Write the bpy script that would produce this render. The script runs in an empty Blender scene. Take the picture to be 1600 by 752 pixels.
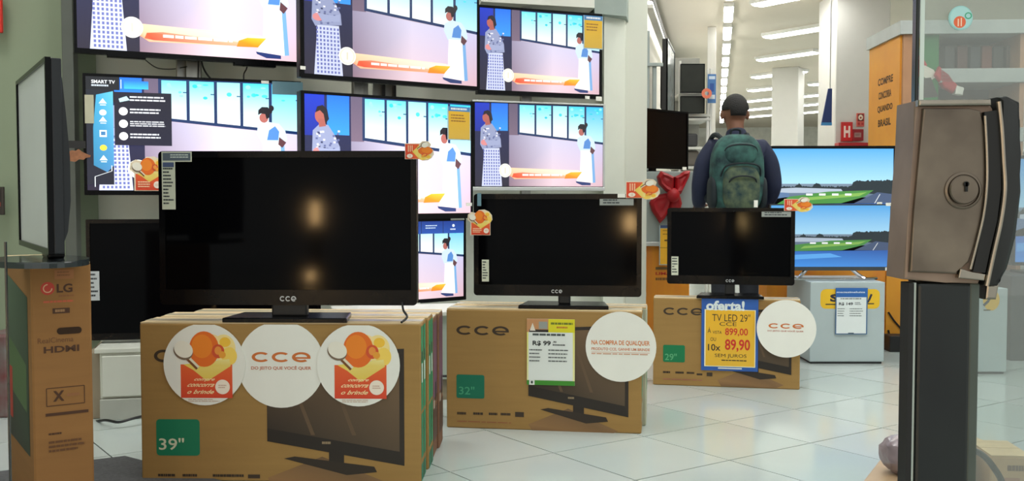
import bpy, bmesh, math, random
from mathutils import Vector, Matrix
random.seed(7)
R = math.radians
C0 = bpy.context.scene.collection
scn = bpy.context.scene

# ------------------------------------------------------------------ camera, world, exposure
F_PX, HOR, CH = 1600.0, 308.0, 0.957
PIT = math.atan((376 - HOR) / F_PX)
cam = bpy.data.objects.new('camera', bpy.data.cameras.new('camera')); C0.objects.link(cam)
cam.data.sensor_width = 36; cam.data.lens = 36 * F_PX / 1600; cam.data.clip_start = .05; cam.data.clip_end = 200
cam.location = (0, 0, CH); cam.rotation_euler = (R(90) - PIT, 0, 0)
scn.camera = cam
scn.view_settings.view_transform = 'Standard'; scn.view_settings.look = 'None'
scn.view_settings.gamma = 1; scn.view_settings.exposure = 0.5
scn.view_settings.use_curve_mapping = False
w = bpy.data.worlds.new('world'); scn.world = w; w.use_nodes = True
w.node_tree.nodes['Background'].inputs[0].default_value = (.60, .625, .60, 1)
w.node_tree.nodes['Background'].inputs[1].default_value = 1.15
LIGHT_K = 18      # strength of the ceiling luminaires
SCREEN_K = 0.86

def P(x, y, D):
    "pixel of the photograph + distance along +Y -> world point"
    F = Vector((0, math.cos(PIT), -math.sin(PIT))); U = Vector((0, math.sin(PIT), math.cos(PIT)))
    d = F + Vector(((x - 800) / F_PX, 0, 0)) + U * ((376 - y) / F_PX)
    return Vector((0, 0, CH)) + d * (D / d.y)
def Z(y, D): return P(800, y, D).z
def X(x, D, y=308): return P(x, y, D).x

AX = R(11.3)                                   # the shop's long axis, turned right of the view
def S(u, v, z=0):                              # shop coordinates -> world
    return Vector((u * math.cos(AX) + v * math.sin(AX), -u * math.sin(AX) + v * math.cos(AX), z))

# ------------------------------------------------------------------ materials
def lin(c, a=1.0):
    o = []
    for k in c[:3]:
        k = k / 255.0
        o.append(k / 12.92 if k <= .04045 else ((k + .055) / 1.055) ** 2.4)
    return (*o, a)
MATS = {}
def mat(name, col, rough=.5, metal=0, var=.06, scale=8, bump=0, bscale=60, spec=None, coat=0, col2=None, stretch=None):
    if name in MATS: return MATS[name]
    m = bpy.data.materials.new(name); m.use_nodes = True; MATS[name] = m
    nt = m.node_tree; b = nt.nodes['Principled BSDF']
    tc = nt.nodes.new('ShaderNodeTexCoord'); no = nt.nodes.new('ShaderNodeTexNoise')
    no.inputs['Scale'].default_value = scale; no.inputs['Detail'].default_value = 4
    if stretch:
        mp = nt.nodes.new('ShaderNodeMapping'); mp.inputs['Scale'].default_value = stretch
        nt.links.new(tc.outputs['Object'], mp.inputs[0]); nt.links.new(mp.outputs[0], no.inputs['Vector'])
    else: nt.links.new(tc.outputs['Object'], no.inputs['Vector'])
    r = nt.nodes.new('ShaderNodeValToRGB'); c = lin(col)
    r.color_ramp.elements[0].position = .3; r.color_ramp.elements[1].position = .7
    if col2: e0, e1 = c, lin(col2)
    else: e0 = tuple(k * (1 - var) for k in c[:3]) + (1,); e1 = tuple(min(1, k * (1 + var)) for k in c[:3]) + (1,)
    r.color_ramp.elements[0].color = e0; r.color_ramp.elements[1].color = e1
    nt.links.new(no.outputs['Fac'], r.inputs[0]); nt.links.new(r.outputs[0], b.inputs['Base Color'])
    b.inputs['Roughness'].default_value = rough; b.inputs['Metallic'].default_value = metal
    if spec is not None: b.inputs['Specular IOR Level'].default_value = spec
    if coat: b.inputs['Coat Weight'].default_value = coat
    if bump:
        n2 = nt.nodes.new('ShaderNodeTexNoise'); n2.inputs['Scale'].default_value = bscale
        bp = nt.nodes.new('ShaderNodeBump'); bp.inputs['Strength'].default_value = bump; bp.inputs['Distance'].default_value = .01
        nt.links.new(tc.outputs['Object'], n2.inputs['Vector'])
        nt.links.new(n2.outputs['Fac'], bp.inputs['Height']); nt.links.new(bp.outputs[0], b.inputs['Normal'])
    return m
def emis(name, col, k):
    if name in MATS: return MATS[name]
    m = bpy.data.materials.new(name); m.use_nodes = True; MATS[name] = m
    b = m.node_tree.nodes['Principled BSDF']; b.inputs['Base Color'].default_value = lin(col)
    b.inputs['Emission Color'].default_value = lin(col); b.inputs['Emission Strength'].default_value = k
    return m
def attr_mat(name, emit=0, rough=.55):
    if name in MATS: return MATS[name]
    m = bpy.data.materials.new(name); m.use_nodes = True; MATS[name] = m
    nt = m.node_tree; b = nt.nodes['Principled BSDF']; a = nt.nodes.new('ShaderNodeAttribute'); a.attribute_name = 'Col'
    b.inputs['Roughness'].default_value = rough
    if emit:
        b.inputs['Base Color'].default_value = (.01, .01, .01, 1)
        nt.links.new(a.outputs['Color'], b.inputs['Emission Color']); b.inputs['Emission Strength'].default_value = emit
    else: nt.links.new(a.outputs['Color'], b.inputs['Base Color'])
    return m
def glass_mat(name, tint, base_reflect=.06, rough=.02):
    m = bpy.data.materials.new(name); m.use_nodes = True; nt = m.node_tree
    nt.nodes.remove(nt.nodes['Principled BSDF']); out = nt.nodes['Material Output']
    t = nt.nodes.new('ShaderNodeBsdfTransparent'); t.inputs[0].default_value = tint
    g = nt.nodes.new('ShaderNodeBsdfGlossy'); g.inputs['Roughness'].default_value = rough
    f = nt.nodes.new('ShaderNodeFresnel'); f.inputs[0].default_value = 1.45
    ad = nt.nodes.new('ShaderNodeMath'); ad.operation = 'ADD'; ad.inputs[1].default_value = base_reflect; ad.use_clamp = True
    dn = nt.nodes.new('ShaderNodeBsdfDiffuse'); dn.inputs[0].default_value = (.55, .58, .55, 1)      # pale haze painted in for the passage's reflection
    mx0 = nt.nodes.new('ShaderNodeMixShader'); mx0.inputs[0].default_value = .13
    mx = nt.nodes.new('ShaderNodeMixShader')
    nt.links.new(t.outputs[0], mx0.inputs[1]); nt.links.new(dn.outputs[0], mx0.inputs[2])
    nt.links.new(f.outputs[0], ad.inputs[0]); nt.links.new(ad.outputs[0], mx.inputs[0])
    nt.links.new(mx0.outputs[0], mx.inputs[1]); nt.links.new(g.outputs[0], mx.inputs[2]); nt.links.new(mx.outputs[0], out.inputs[0])
    return m
PRINT = attr_mat('printed_ink', 0, .6)
PRINT_GLOSS = attr_mat('printed_gloss', 0, .3)
SCREEN = attr_mat('lit_screen', SCREEN_K, .25)
SCREEN_HOT = attr_mat('lit_screen_bright', SCREEN_K * 1.3, .25)
SCREEN_DIM = attr_mat('lit_screen_dim', SCREEN_K * .8, .25)
M_BLACK = mat('black_gloss_plastic', (10, 10, 12), .22, var=.1, spec=.12)
M_BLACKM = mat('black_matt_plastic', (22, 22, 24), .5, var=.1, bump=.05, bscale=300)
M_OFF = mat('dark_screen_glass', (5, 5, 7), .07, var=.15, scale=2, spec=.05)
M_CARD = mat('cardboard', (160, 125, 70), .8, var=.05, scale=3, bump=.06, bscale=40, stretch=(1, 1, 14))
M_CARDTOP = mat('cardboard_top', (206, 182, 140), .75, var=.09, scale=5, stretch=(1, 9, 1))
M_CARDLG = mat('cardboard_tan', (150, 106, 58), .8, var=.06, scale=3, stretch=(1, 1, 10))
M_METAL = mat('brushed_steel', (172, 170, 165), .32, 1, var=.1, scale=40, stretch=(1, 1, .1))
M_GREYP = mat('grey_painted_board', (148, 160, 158), .5, var=.03)
M_WHITE = mat('white_paint', (226, 226, 218), .6, var=.02)
M_PAPER = mat('white_paper', (236, 236, 228), .6, var=.02)

# ------------------------------------------------------------------ mesh helpers
def NB(): return bmesh.new()
def xf(vs, mtx):
    for v in vs: v.co = mtx @ v.co
def box(bm, lo, hi, bev=0, mtx=None, seg=2):
    r = bmesh.ops.create_cube(bm, size=1); vs = r['verts']
    s = [hi[i] - lo[i] for i in range(3)]; c = [(hi[i] + lo[i]) / 2 for i in range(3)]
    for v in vs: v.co = Vector((v.co.x * s[0] + c[0], v.co.y * s[1] + c[1], v.co.z * s[2] + c[2]))
    if mtx: xf(vs, mtx)
    if bev:
        es = list({e for v in vs for e in v.link_edges})
        bmesh.ops.bevel(bm, geom=es, offset=min(bev, min(s) * .45), segments=seg, affect='EDGES', profile=.5)
    return bm
def bar(bm, a, b, t, w2=None):                  # rectangular bar between two points
    a, b = Vector(a), Vector(b); d = b - a; L = d.length; q = d.to_track_quat('Z', 'Y').to_matrix().to_4x4()
    w2 = w2 or t
    box(bm, (-t / 2, -w2 / 2, 0), (t / 2, w2 / 2, L), 0, Matrix.Translation(a) @ q); return bm
def tube(bm, pts, r, n=8, closed=False):
    pts = [Vector(p) for p in pts]; rings = []
    rr = r if isinstance(r, (list, tuple)) else [r] * len(pts)
    q = None
    for i, p in enumerate(pts):
        d = (pts[min(i + 1, len(pts) - 1)] - pts[max(i - 1, 0)]); d.normalize()
        q = d.to_track_quat('Z', 'Y') if q is None else (q @ Vector((0, 0, 1))).rotation_difference(d) @ q
        rings.append([bm.verts.new(p + q @ Vector((math.cos(2 * math.pi * k / n) * rr[i], math.sin(2 * math.pi * k / n) * rr[i], 0))) for k in range(n)])
    for a, b in zip(rings, rings[1:]):
        for k in range(n): bm.faces.new((a[k], a[(k + 1) % n], b[(k + 1) % n], b[k]))
    bm.faces.new(rings[0][::-1]); bm.faces.new(rings[-1]); return bm
def smooth_path(pts, n=6):
    pts = [Vector(p) for p in pts]; out = []
    for i in range(len(pts) - 1):
        p0, p1, p2, p3 = pts[max(i - 1, 0)], pts[i], pts[i + 1], pts[min(i + 2, len(pts) - 1)]
        for k in range(n):
            t = k / n
            out.append(.5 * ((2 * p1) + (p2 - p0) * t + (2 * p0 - 5 * p1 + 4 * p2 - p3) * t * t + (3 * p1 - p0 - 3 * p2 + p3) * t ** 3))
    out.append(pts[-1]); return out
def prism_xz(bm, poly, y0, y1, bev=0):          # outline in x/z, thickness along y (front at y0)
    f = [bm.verts.new((x, y0, z)) for x, z in poly]; g = [bm.verts.new((x, y1, z)) for x, z in poly]; n = len(poly)
    a = bm.faces.new(f); b = bm.faces.new(g[::-1])
    for i in range(n): bm.faces.new((f[i], g[i], g[(i + 1) % n], f[(i + 1) % n]))
    if bev: bmesh.ops.bevel(bm, geom=list(a.edges), offset=bev, segments=2, affect='EDGES', profile=.5)
    return bm
def prism_xy(bm, poly, z0, z1, bev=0):
    f = [bm.verts.new((x, y, z1)) for x, y in poly]; g = [bm.verts.new((x, y, z0)) for x, y in poly]; n = len(poly)
    a = bm.faces.new(f); bm.faces.new(g[::-1])
    for i in range(n): bm.faces.new((f[i], g[i], g[(i + 1) % n], f[(i + 1) % n]))
    if bev: bmesh.ops.bevel(bm, geom=list(a.edges), offset=bev, segments=2, affect='EDGES', profile=.5)
    return bm
def lathe(bm, prof, n=24, mtx=None):            # profile (r, z) about z
    rings = []; vs = []
    for r, z in prof:
        ring = [bm.verts.new((r * math.cos(2 * math.pi * k / n), r * math.sin(2 * math.pi * k / n), z)) for k in range(n)]
        rings.append(ring); vs += ring
    for a, b in zip(rings, rings[1:]):
        for k in range(n): bm.faces.new((a[k], a[(k + 1) % n], b[(k + 1) % n], b[k]))
    bm.faces.new(rings[0][::-1]); bm.faces.new(rings[-1])
    if mtx: xf(vs, mtx)
    return bm
def ellipsoid(bm, c, r, n=16, fn=None):
    s = bmesh.ops.create_uvsphere(bm, u_segments=n, v_segments=max(6, n // 2 + 2), radius=1)['verts']
    for v in s:
        k = v.co.copy()
        if fn: k = fn(k)
        v.co = Vector((c[0] + k.x * r[0], c[1] + k.y * r[1], c[2] + k.z * r[2]))
    return s
def obj(name, bm, m, parent=None, smooth=False, mtx=None):
    bmesh.ops.recalc_face_normals(bm, faces=bm.faces)
    me = bpy.data.meshes.new(name); bm.to_mesh(me); bm.free()
    for mm in (m if isinstance(m, (list, tuple)) else [m]): me.materials.append(mm)
    if smooth:
        me.shade_smooth()
        try: me.set_sharp_from_angle(angle=R(40))
        except Exception: pass
    o = bpy.data.objects.new(name, me); C0.objects.link(o)
    if parent: o.parent = parent
    if mtx: o.matrix_local = mtx
    return o
def tag(o, label=None, cat=None, group=None, kind=None):
    if label: o['label'] = label
    if cat: o['category'] = cat
    if group: o['group'] = group
    if kind: o['kind'] = kind
    return o
def thing(name, label, cat, loc=(0, 0, 0), rz=0, group=None):
    o = bpy.data.objects.new(name, None); C0.objects.link(o); o.empty_display_size = .05
    o.location = loc; o.rotation_euler = (0, 0, rz); return tag(o, label, cat, group)
def struct(name, bm, m, parent=None, label=None):
    o = obj(name, bm, m, parent); tag(o, label, None, None, 'structure'); return o

# ------------------------------------------------------------------ flat print and screen pictures
_TXT = {}
def text_mesh(s, bold):
    k = (s, bold)
    if k in _TXT: return _TXT[k]
    cu = bpy.data.curves.new('lettering', 'FONT'); cu.body = s; cu.size = 1; cu.offset = bold; cu.resolution_u = 3
    o = bpy.data.objects.new('lettering', cu); C0.objects.link(o)
    dg = bpy.context.evaluated_depsgraph_get(); me = bpy.data.meshes.new_from_object(o.evaluated_get(dg))
    vs = [(v.co.x, v.co.y) for v in me.vertices]; fs = [tuple(p.vertices) for p in me.polygons]
    bpy.data.objects.remove(o); bpy.data.curves.remove(cu); bpy.data.meshes.remove(me)
    x0 = min(v[0] for v in vs); x1 = max(v[0] for v in vs); y0 = min(v[1] for v in vs); y1 = max(v[1] for v in vs)
    vs = [((x - x0) / (x1 - x0), (y - y0) / (y1 - y0)) for x, y in vs]
    _TXT[k] = (vs, fs); return _TXT[k]
class Pic:
    "flat artwork: u to the right 0..W, v DOWN 0..H; painted in order, each layer a hair in front of the last"
    def __init__(s): s.items = []; s.layer = 0
    def poly(s, pts, col, keep=False):
        if not keep: s.layer += 1
        cols = col if isinstance(col[0], (tuple, list)) else [col] * len(pts)
        s.items.append((list(pts), cols, s.layer)); return s
    def rect(s, x0, y0, x1, y1, col, c2=None, horiz=False, keep=False):
        if c2 is None: c = [col] * 4
        elif horiz: c = [col, c2, c2, col]
        else: c = [col, col, c2, c2]
        return s.poly([(x0, y0), (x1, y0), (x1, y1), (x0, y1)], c, keep)
    def ell(s, cx, cy, rx, ry, col, n=28, keep=False, rot=0):
        pts = []
        for k in range(n):
            a = 2 * math.pi * k / n; x, y = rx * math.cos(a), ry * math.sin(a)
            pts.append((cx + x * math.cos(rot) - y * math.sin(rot), cy + x * math.sin(rot) + y * math.cos(rot)))
        return s.poly(pts, col, keep)
    def arc(s, cx, cy, rx, ry, t, a0, a1, col, n=22, tx=None):
        s.layer += 1; tx = tx or t
        for k in range(n):
            a, b = R(a0 + (a1 - a0) * k / n), R(a0 + (a1 - a0) * (k + 1) / n)
            q = [(cx + rx * math.cos(a), cy + ry * math.sin(a)), (cx + rx * math.cos(b), cy + ry * math.sin(b)),
                 (cx + (rx - tx) * math.cos(b), cy + (ry - t) * math.sin(b)), (cx + (rx - tx) * math.cos(a), cy + (ry - t) * math.sin(a))]
            s.items.append((q, [col] * 4, s.layer))
        return s
    def line(s, pts, wd, col):
        s.layer += 1
        for (x0, y0), (x1, y1) in zip(pts, pts[1:]):
            L = math.hypot(x1 - x0, y1 - y0) or 1; nx, ny = -(y1 - y0) / L * wd / 2, (x1 - x0) / L * wd / 2
            s.items.append(([(x0 + nx, y0 + ny), (x1 + nx, y1 + ny), (x1 - nx, y1 - ny), (x0 - nx, y0 - ny)], [col] * 4, s.layer))
        return s
    def text(s, t, x0, y0, x1, y1, col, bold=0.02, skew=0):
        s.layer += 1; vs, fs = text_mesh(t, bold)
        for f in fs:
            s.items.append(([(x0 + vs[i][0] * (x1 - x0) + skew * vs[i][1], y1 + vs[i][1] * (y0 - y1)) for i in f], [col] * len(f), s.layer))
        return s
    def cce(s, x0, y0, x1, y1, col):            # the wide rounded three-letter mark
        w_ = (x1 - x0) / 3.16; h = (y1 - y0) / 2; cy = (y0 + y1) / 2; t = h * .42; tx = w_ * .18
        for i in range(3):
            cx = x0 + w_ / 2 + i * w_ * 1.08
            if i < 2: s.arc(cx, cy, w_ / 2, h, t, 42, 318, col, tx=tx)
            else:
                s.arc(cx, cy, w_ / 2, h, t, 50, 360, col, tx=tx); s.rect(cx - w_ * .42, cy - h * .02, cx + w_ * .5, cy + h * .3, col)
        return s
    def greek(s, x0, y0, x1, y1, n, col, fill=.5, jit=.25):   # lines of type too small to read
        s.layer += 1
        for i in range(n):
            a = y0 + (y1 - y0) * i / n; b = a + (y1 - y0) / n * fill; e = x1 - (x1 - x0) * random.random() * jit; x = x0
            while x < e:
                ww = (x1 - x0) * random.uniform(.06, .2)
                s.items.append(([(x, a), (min(x + ww, e), a), (min(x + ww, e), b), (x, b)], [col] * 4, s.layer)); x += ww + (x1 - x0) * .02
        return s
    def build(s, name, parent, m, x0, ztop, sx, sz, y=0, step=.00025, frame=None):
        "frame: optional function (u,v,depth)->local point; default maps onto the front plane y"
        vs, fs, cs = [], [], []
        for pts, cols, L in s.items:
            b = len(vs)
            for (u, v) in pts:
                vs.append(frame(u, v, L * step) if frame else (x0 + u * sx, y - L * step, ztop - v * sz))
            # orient towards -y
            a = sum(pts[i][0] * pts[(i + 1) % len(pts)][1] - pts[(i + 1) % len(pts)][0] * pts[i][1] for i in range(len(pts)))
            idx = list(range(b, b + len(pts))); cc = [lin(c) for c in cols]
            if a > 0: idx = idx[::-1]; cc = cc[::-1]
            fs.append(idx); cs += cc
        me = bpy.data.meshes.new(name); me.from_pydata(vs, [], fs)
        ca = me.color_attributes.new('Col', 'FLOAT_COLOR', 'CORNER')
        ca.data.foreach_set('color', [k for c in cs for k in c]); me.materials.append(m)
        o = bpy.data.objects.new(name, me); C0.objects.link(o); o.parent = parent; return o

def novela(menu=False, crop_banner=False, bright=0):
    "the drama scene that runs on the lit sets, 1 x 1 artwork"
    p = Pic(); A = 1.78
    p.rect(0, 0, 1, 1, (196, 190, 214), (214, 176, 182))
    p.poly([(.25, .36), (.6, .42), (.6, 1), (.25, 1)], [(150, 142, 168), (214, 208, 232), (236, 206, 214), (140, 112, 128)])
    p.poly([(.6, .42), (1, .47), (1, 1), (.6, 1)], [(214, 208, 232), (200, 196, 228), (216, 178, 188), (236, 206, 214)], keep=True)
    p.rect(0, 0, .26, 1, (20, 30, 82), (34, 28, 48))
    p.rect(.0, 0, .11, .34, (14, 50, 190), (20, 40, 150))
    p.rect(.125, 0, .25, .33, (26, 110, 240), (50, 150, 250))
    p.rect(.26, 0, .335, .38, (98, 86, 110), (120, 100, 120))
    # dark window frame and panes
    p.poly([(.325, 0), (1, 0), (1, .475), (.325, .37)], (20, 46, 92))
    px = [(.34, .455), (.47, .585), (.6, .71), (.725, .85), (.865, 1.0)]
    for i, (a, b) in enumerate(px):
        za, zb = .345 + (a - .34) * .155, .345 + (b - .34) * .155
        t1 = [(110, 226, 240), (96, 232, 240), (150, 240, 246), (60, 214, 236), (40, 190, 240)][i]
        t2 = [(236, 250, 250), (244, 252, 252), (255, 255, 255), (240, 252, 252), (190, 236, 250)][i]
        p.poly([(a, .012), (b, .012), (b, zb), (a, za)], [t1, t1, t2, t2])
        p.rect(b - .016, .11 + .01 * i, b, .12 + .01 * i, (40, 90, 130))
    random.seed(21)
    for i in range(26):
        a, b = random.choice(px); x, y = random.uniform(a + .02, b - .02), random.uniform(.03, .16)
        p.ell(x, y, random.uniform(.006, .016), random.uniform(.008, .02), random.choice([(70, 214, 226), (150, 240, 240), (40, 200, 220)]), 10, keep=i > 0)
    # standing woman at left: head, patterned blouse, checked skirt
    p.poly([(.045, .30), (.085, .24), (.13, .25), (.165, .33), (.195, .43), (.2, .53), (.06, .56), (.04, .5)], (148, 156, 190))
    for i in range(42):
        x, y = random.uniform(.055, .185), random.uniform(.29, .53)
        p.rect(x, y, x + .012, y + .016, random.choice([(60, 66, 104), (226, 226, 240), (96, 104, 150)]), keep=i > 0)
    p.poly([(.07, .55), (.185, .54), (.205, 1), (.052, 1)], (206, 212, 244))
    for j in range(12):
        for i in range(7):
            x = .066 + i * .0185 + (j - 6) * .0004; y = .565 + j * .036
            p.rect(x, y, x + .010, y + .022, (104, 112, 176), keep=(i + j) > 0)
    p.ell(.087, .175, .03, .062, (178, 96, 84)); p.poly([(.075, .2), (.11, .2), (.118, .26), (.08, .27)], (170, 92, 84))
    p.poly([(.06, .15), (.07, .10), (.1, .085), (.125, .12), (.135, .2), (.115, .24), (.105, .16), (.085, .13)], (26, 16, 28))
    p.ell(.075, .475, .03, .036, (220, 140, 140)); p.poly([(.07, .44), (.16, .45), (.19, .43), (.19, .5), (.1, .52)], (158, 166, 200))
    # woman at right in a white apron skirt
    p.poly([(.795, .40), (.84, .36), (.9, .375), (.93, .44), (.94, .52), (.915, .575), (.815, .56), (.79, .47)], (206, 226, 244))
    p.poly([(.85, .44), (.88, .40), (.9, .45), (.895, .53), (.84, .53)], (84, 138, 206))
    p.poly([(.82, .55), (.905, .55), (.925, .8), (.92, .955), (.785, .935), (.815, .8)], (250, 252, 250))
    p.poly([(.905, .56), (.925, .58), (.94, .95), (.918, .955)], (120, 170, 220))
    p.ell(.825, .325, .022, .045, (176, 100, 92))
    p.poly([(.797, .30), (.798, .255), (.815, .225), (.845, .225), (.857, .26), (.853, .32), (.838, .335), (.832, .29), (.81, .285)], (22, 14, 26)); p.ell(.862, .235, .013, .028, (26, 18, 30)); p.ell(.855, .265, .012, .02, (22, 14, 26))
    p.poly([(.9, .5), (.935, .55), (.915, .6), (.895, .57)], (96, 60, 66))
    p.poly([(.78, .935), (.9, .955), (.9, .985), (.83, .985), (.785, .955)], (40, 56, 110))
    # lower third: disc, cream ribbon and orange band
    p.poly([(.25, .775), (.8, .80), (.83, .82), (.79, .895), (.3, .915), (.25, .86)],
           [(255, 214, 170), (255, 236, 214), (255, 246, 230), (255, 214, 150), (255, 180, 140), (255, 150, 110)])
    p.poly([(.29, .845), (.36, .83), (.74, .872), (.72, .9), (.32, .90), (.28, .89)],
           [(240, 90, 50), (250, 150, 120), (252, 190, 150), (250, 170, 130), (236, 80, 50), (240, 96, 60)])
    p.poly([(.70, .855), (.74, .825), (.83, .82), (.79, .9), (.69, .905)], [(255, 150, 20), (255, 190, 40), (255, 200, 60), (250, 140, 30), (250, 130, 30)])
    p.greek(.36, .85, .68, .875, 1, (255, 250, 244), .9, .05)
    p.ell(.228, .81, .047, .047 * A, (252, 250, 236)); p.arc(.228, .81, .04, .04 * A, .006, 0, 360, (236, 226, 196)); p.rect(.224, .775, .232, .845, (222, 216, 190))
    if menu:
        p.rect(0, 0, .15, .115, (6, 10, 22)); p.text('SMART TV', .025, .03, .13, .06, (236, 240, 244)); p.greek(.025, .07, .10, .085, 1, (190, 200, 210), 1, 0)
        p.rect(.155, .02, .158, .10, (230, 236, 240)); p.rect(.17, .03, .28, .10, (30, 120, 236), (60, 190, 246)); p.rect(.0, .115, .12, .95, (10, 18, 34), (26, 28, 44))
        p.poly([(.045, .16), (.12, .125), (.12, .78), (.09, .84), (.03, .78), (.03, .45)], [(60, 160, 200), (90, 190, 220), (70, 140, 190), (70, 130, 180), (50, 130, 170), (50, 140, 180)])
        for k, yy in enumerate((.2, .29, .36, .47, .60, .70)):
            c = (250, 214, 70) if k == 4 else (240, 250, 252)
            if k == 3: p.rect(.058, yy, .09, yy + .06, c); p.rect(.064, yy + .012, .084, yy + .045, (60, 120, 170))
            elif k in (1, 4): p.ell(.074, yy + .025, .016, .026, c)
            else: p.poly([(.074, yy - .01), (.092, yy + .035), (.056, yy + .035)], c); p.rect(.062, yy + .045, .088, yy + .052, c)
        p.line([(.11, .78), (.11, .83), (.035, .88), (.035, .97)], .004, (220, 226, 230))
        p.rect(.125, .13, .385, .60, (16, 14, 34), (22, 20, 44))
        p.poly([(.145, .19), (.18, .165), (.195, .2), (.15, .22)], (190, 236, 240))
        for k, yy in enumerate((.19, .3, .41, .52)):
            if k: p.ell(.165, yy, .02, .036, (252, 252, 252))
            p.greek(.195, yy - .025, .365 - .03 * (k % 2), yy + .03, 2 + (k == 2), (232, 236, 244), .45, .1)
    if crop_banner:
        p.rect(0, 0, 1, .16, (26, 58, 140), (30, 80, 170)); p.rect(.60, 0, .605, .16, (10, 30, 80)); p.rect(.80, 0, .805, .16, (10, 30, 80))
        p.greek(.64, .05, .76, .11, 2, (200, 220, 240), .4); p.ell(.9, .06, .012, .02, (220, 230, 250)); p.greek(.87, .1, .93, .13, 1, (220, 230, 250))
    return p
def racetrack(water=.0):
    p = Pic()
    p.rect(0, 0, 1, .55, (84, 172, 238), (170, 222, 248))
    yt = .62
    p.rect(0, .54, 1, .75, (120, 140, 160), (90, 110, 130))
    p.poly([(0, .6), (.4, .585), (.7, .6), (.7, .66), (0, .66)], (60, 90, 70))
    random.seed(5)
    tops = [(x / 40, .60 - .012 * abs(math.sin(x * 1.7)) - (.05 if x in (4, 11, 16, 17) else 0) - (.05 + .05 * (x / 40) if x > 27 else 0)) for x in range(41)]
    tops = [(a + (b - a) * t, ya + (yb - ya) * t - random.uniform(0, .022)) for (a, ya), (b, yb) in zip(tops, tops[1:]) for t in (0, .33, .66)] + [tops[-1]]
    p.poly([(0, .66)] + tops + [(1, .72), (.6, .66)], (18, 36, 44))
    p.poly([(.05, .62), (.25, .6), (.6, .62), (.62, .68), (.05, .68)], (176, 190, 206))
    p.poly([(.2, .74), (.5, .66), (.85, .64), (.78, .74), (.6, .84), (.1, .86)], (70, 140, 60))
    p.poly([(.28, .76), (.8, .67), (.74, .73), (.25, .81)], (130, 180, 80))
    p.poly([(.0, .66), (.2, .68), (.2, .74), (0, .8)], (90, 120, 160))
    p.poly([(.88, .67), (1, .70), (1, .84), (.7, .84)], (66, 84, 116)); p.line([(.9, .7), (.86, .84)], .006, (220, 226, 230))
    for k in range(4): p.rect(.33 + k * .1, .69, .38 + k * .1, .72, (246, 248, 250), keep=k > 0)
    p.items = [([(u, v * .87) for u, v in pts], c, L) for pts, c, L in p.items]
    p.poly([(0, .75), (1, .73), (1, 1), (0, 1)], [(40, 110, 196), (40, 90, 170), (70, 140, 220), (60, 150, 236)])
    p.poly([(.02, .82), (.5, .78), (.6, .84), (.02, .9)], (90, 170, 240))
    return p

# ------------------------------------------------------------------ the setting
def seg_wall(a, b, z0, z1, t=.12):
    a, b = Vector(a).to_2d(), Vector(b).to_2d(); d = (b - a).normalized(); n = Vector((-d.y, d.x)) * t
    bm = NB(); prism_xy(bm, [tuple(a), tuple(b), tuple(b + n), tuple(a + n)], z0, z1); return bm
ZC = 3.2
def floor_mat():
    m = bpy.data.materials.new('white_floor_tiles'); m.use_nodes = True; nt = m.node_tree; b = nt.nodes['Principled BSDF']
    tc = nt.nodes.new('ShaderNodeTexCoord'); mp = nt.nodes.new('ShaderNodeMapping'); mp.inputs['Rotation'].default_value = (0, 0, -R(35.2))
    br = nt.nodes.new('ShaderNodeTexBrick'); br.offset = 0; br.inputs['Scale'].default_value = 1
    br.inputs['Brick Width'].default_value = .4557; br.inputs['Row Height'].default_value = .4557; br.inputs['Mortar Size'].default_value = .003
    br.inputs['Color1'].default_value = lin((190, 201, 198)); br.inputs['Color2'].default_value = lin((186, 198, 195)); br.inputs['Mortar'].default_value = lin((120, 124, 120))
    nt.links.new(tc.outputs['Object'], mp.inputs[0]); nt.links.new(mp.outputs[0], br.inputs[0]); nt.links.new(br.outputs[0], b.inputs['Base Color'])
    b.inputs['Roughness'].default_value = .16; return m
bm = NB(); box(bm, (-9, -8, -.2), (16, 42, -.006)); floor = struct('floor', bm, floor_mat())
M_TILE = [mat('floor_tile_%d' % k, c, .13, var=.02, scale=3) for k, c in enumerate([(190, 201, 198), (186, 198, 195), (193, 202, 200)])]
M_GROUT = mat('floor_joint', (58, 60, 58), .8)
bm = NB(); box(bm, (-3.0, 2.2, -.006), (4.2, 9.4, -.0045)); g = obj('grout_bed', bm, M_GROUT, floor)
T, TH = .4557, R(35.2); O = Vector((.155, 3.795))
e1 = Vector((math.cos(TH), math.sin(TH))); e2 = Vector((-math.sin(TH), math.cos(TH)))
tiles_me = []
for mm in M_TILE:
    bm = NB(); h = T / 2 - .0028; box(bm, (-h, -h, -.0045), (h, h, 0)); me = bpy.data.meshes.new('tile'); bm.to_mesh(me); bm.free(); me.materials.append(mm); tiles_me.append(me)
nt_ = 0
for i in range(-22, 24):
    for j in range(-22, 24):
        c = O + e1 * T * (i + .5) + e2 * T * (j + .5)
        if not (2.55 < c.y < 8.9 and -c.y * .52 - .35 < c.x < c.y * .52 + .35 and -2.75 < c.x < 3.95): continue
        if nt_ >= 298: continue
        o = bpy.data.objects.new('tile', tiles_me[(i * 7 + j * 3) % 3]); C0.objects.link(o); o.parent = floor
        o.location = (c.x, c.y, random.uniform(-.0003, .0003)); o.rotation_euler = (0, 0, TH); nt_ += 1
M_CEIL = mat('ceiling_paint', (222, 212, 196), .75, var=.02, scale=1)
bm = NB(); prism_xy(bm, [tuple(S(-9, 2.2).to_2d()), tuple(S(12, 2.2).to_2d()), tuple(S(12, 36).to_2d()), tuple(S(-9, 36).to_2d())], ZC, ZC + .1)
struct('ceiling', bm, M_CEIL)
M_TVWALL = mat('grey_wall_panel', (214, 216, 204), .6, var=.03, scale=2)
WL = Vector((-2.32, 5.62)); WR = Vector((.86, 6.55))
wall_back = struct('wall_back', seg_wall(WL, WR, 0, ZC, .14), M_TVWALL)
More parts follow.
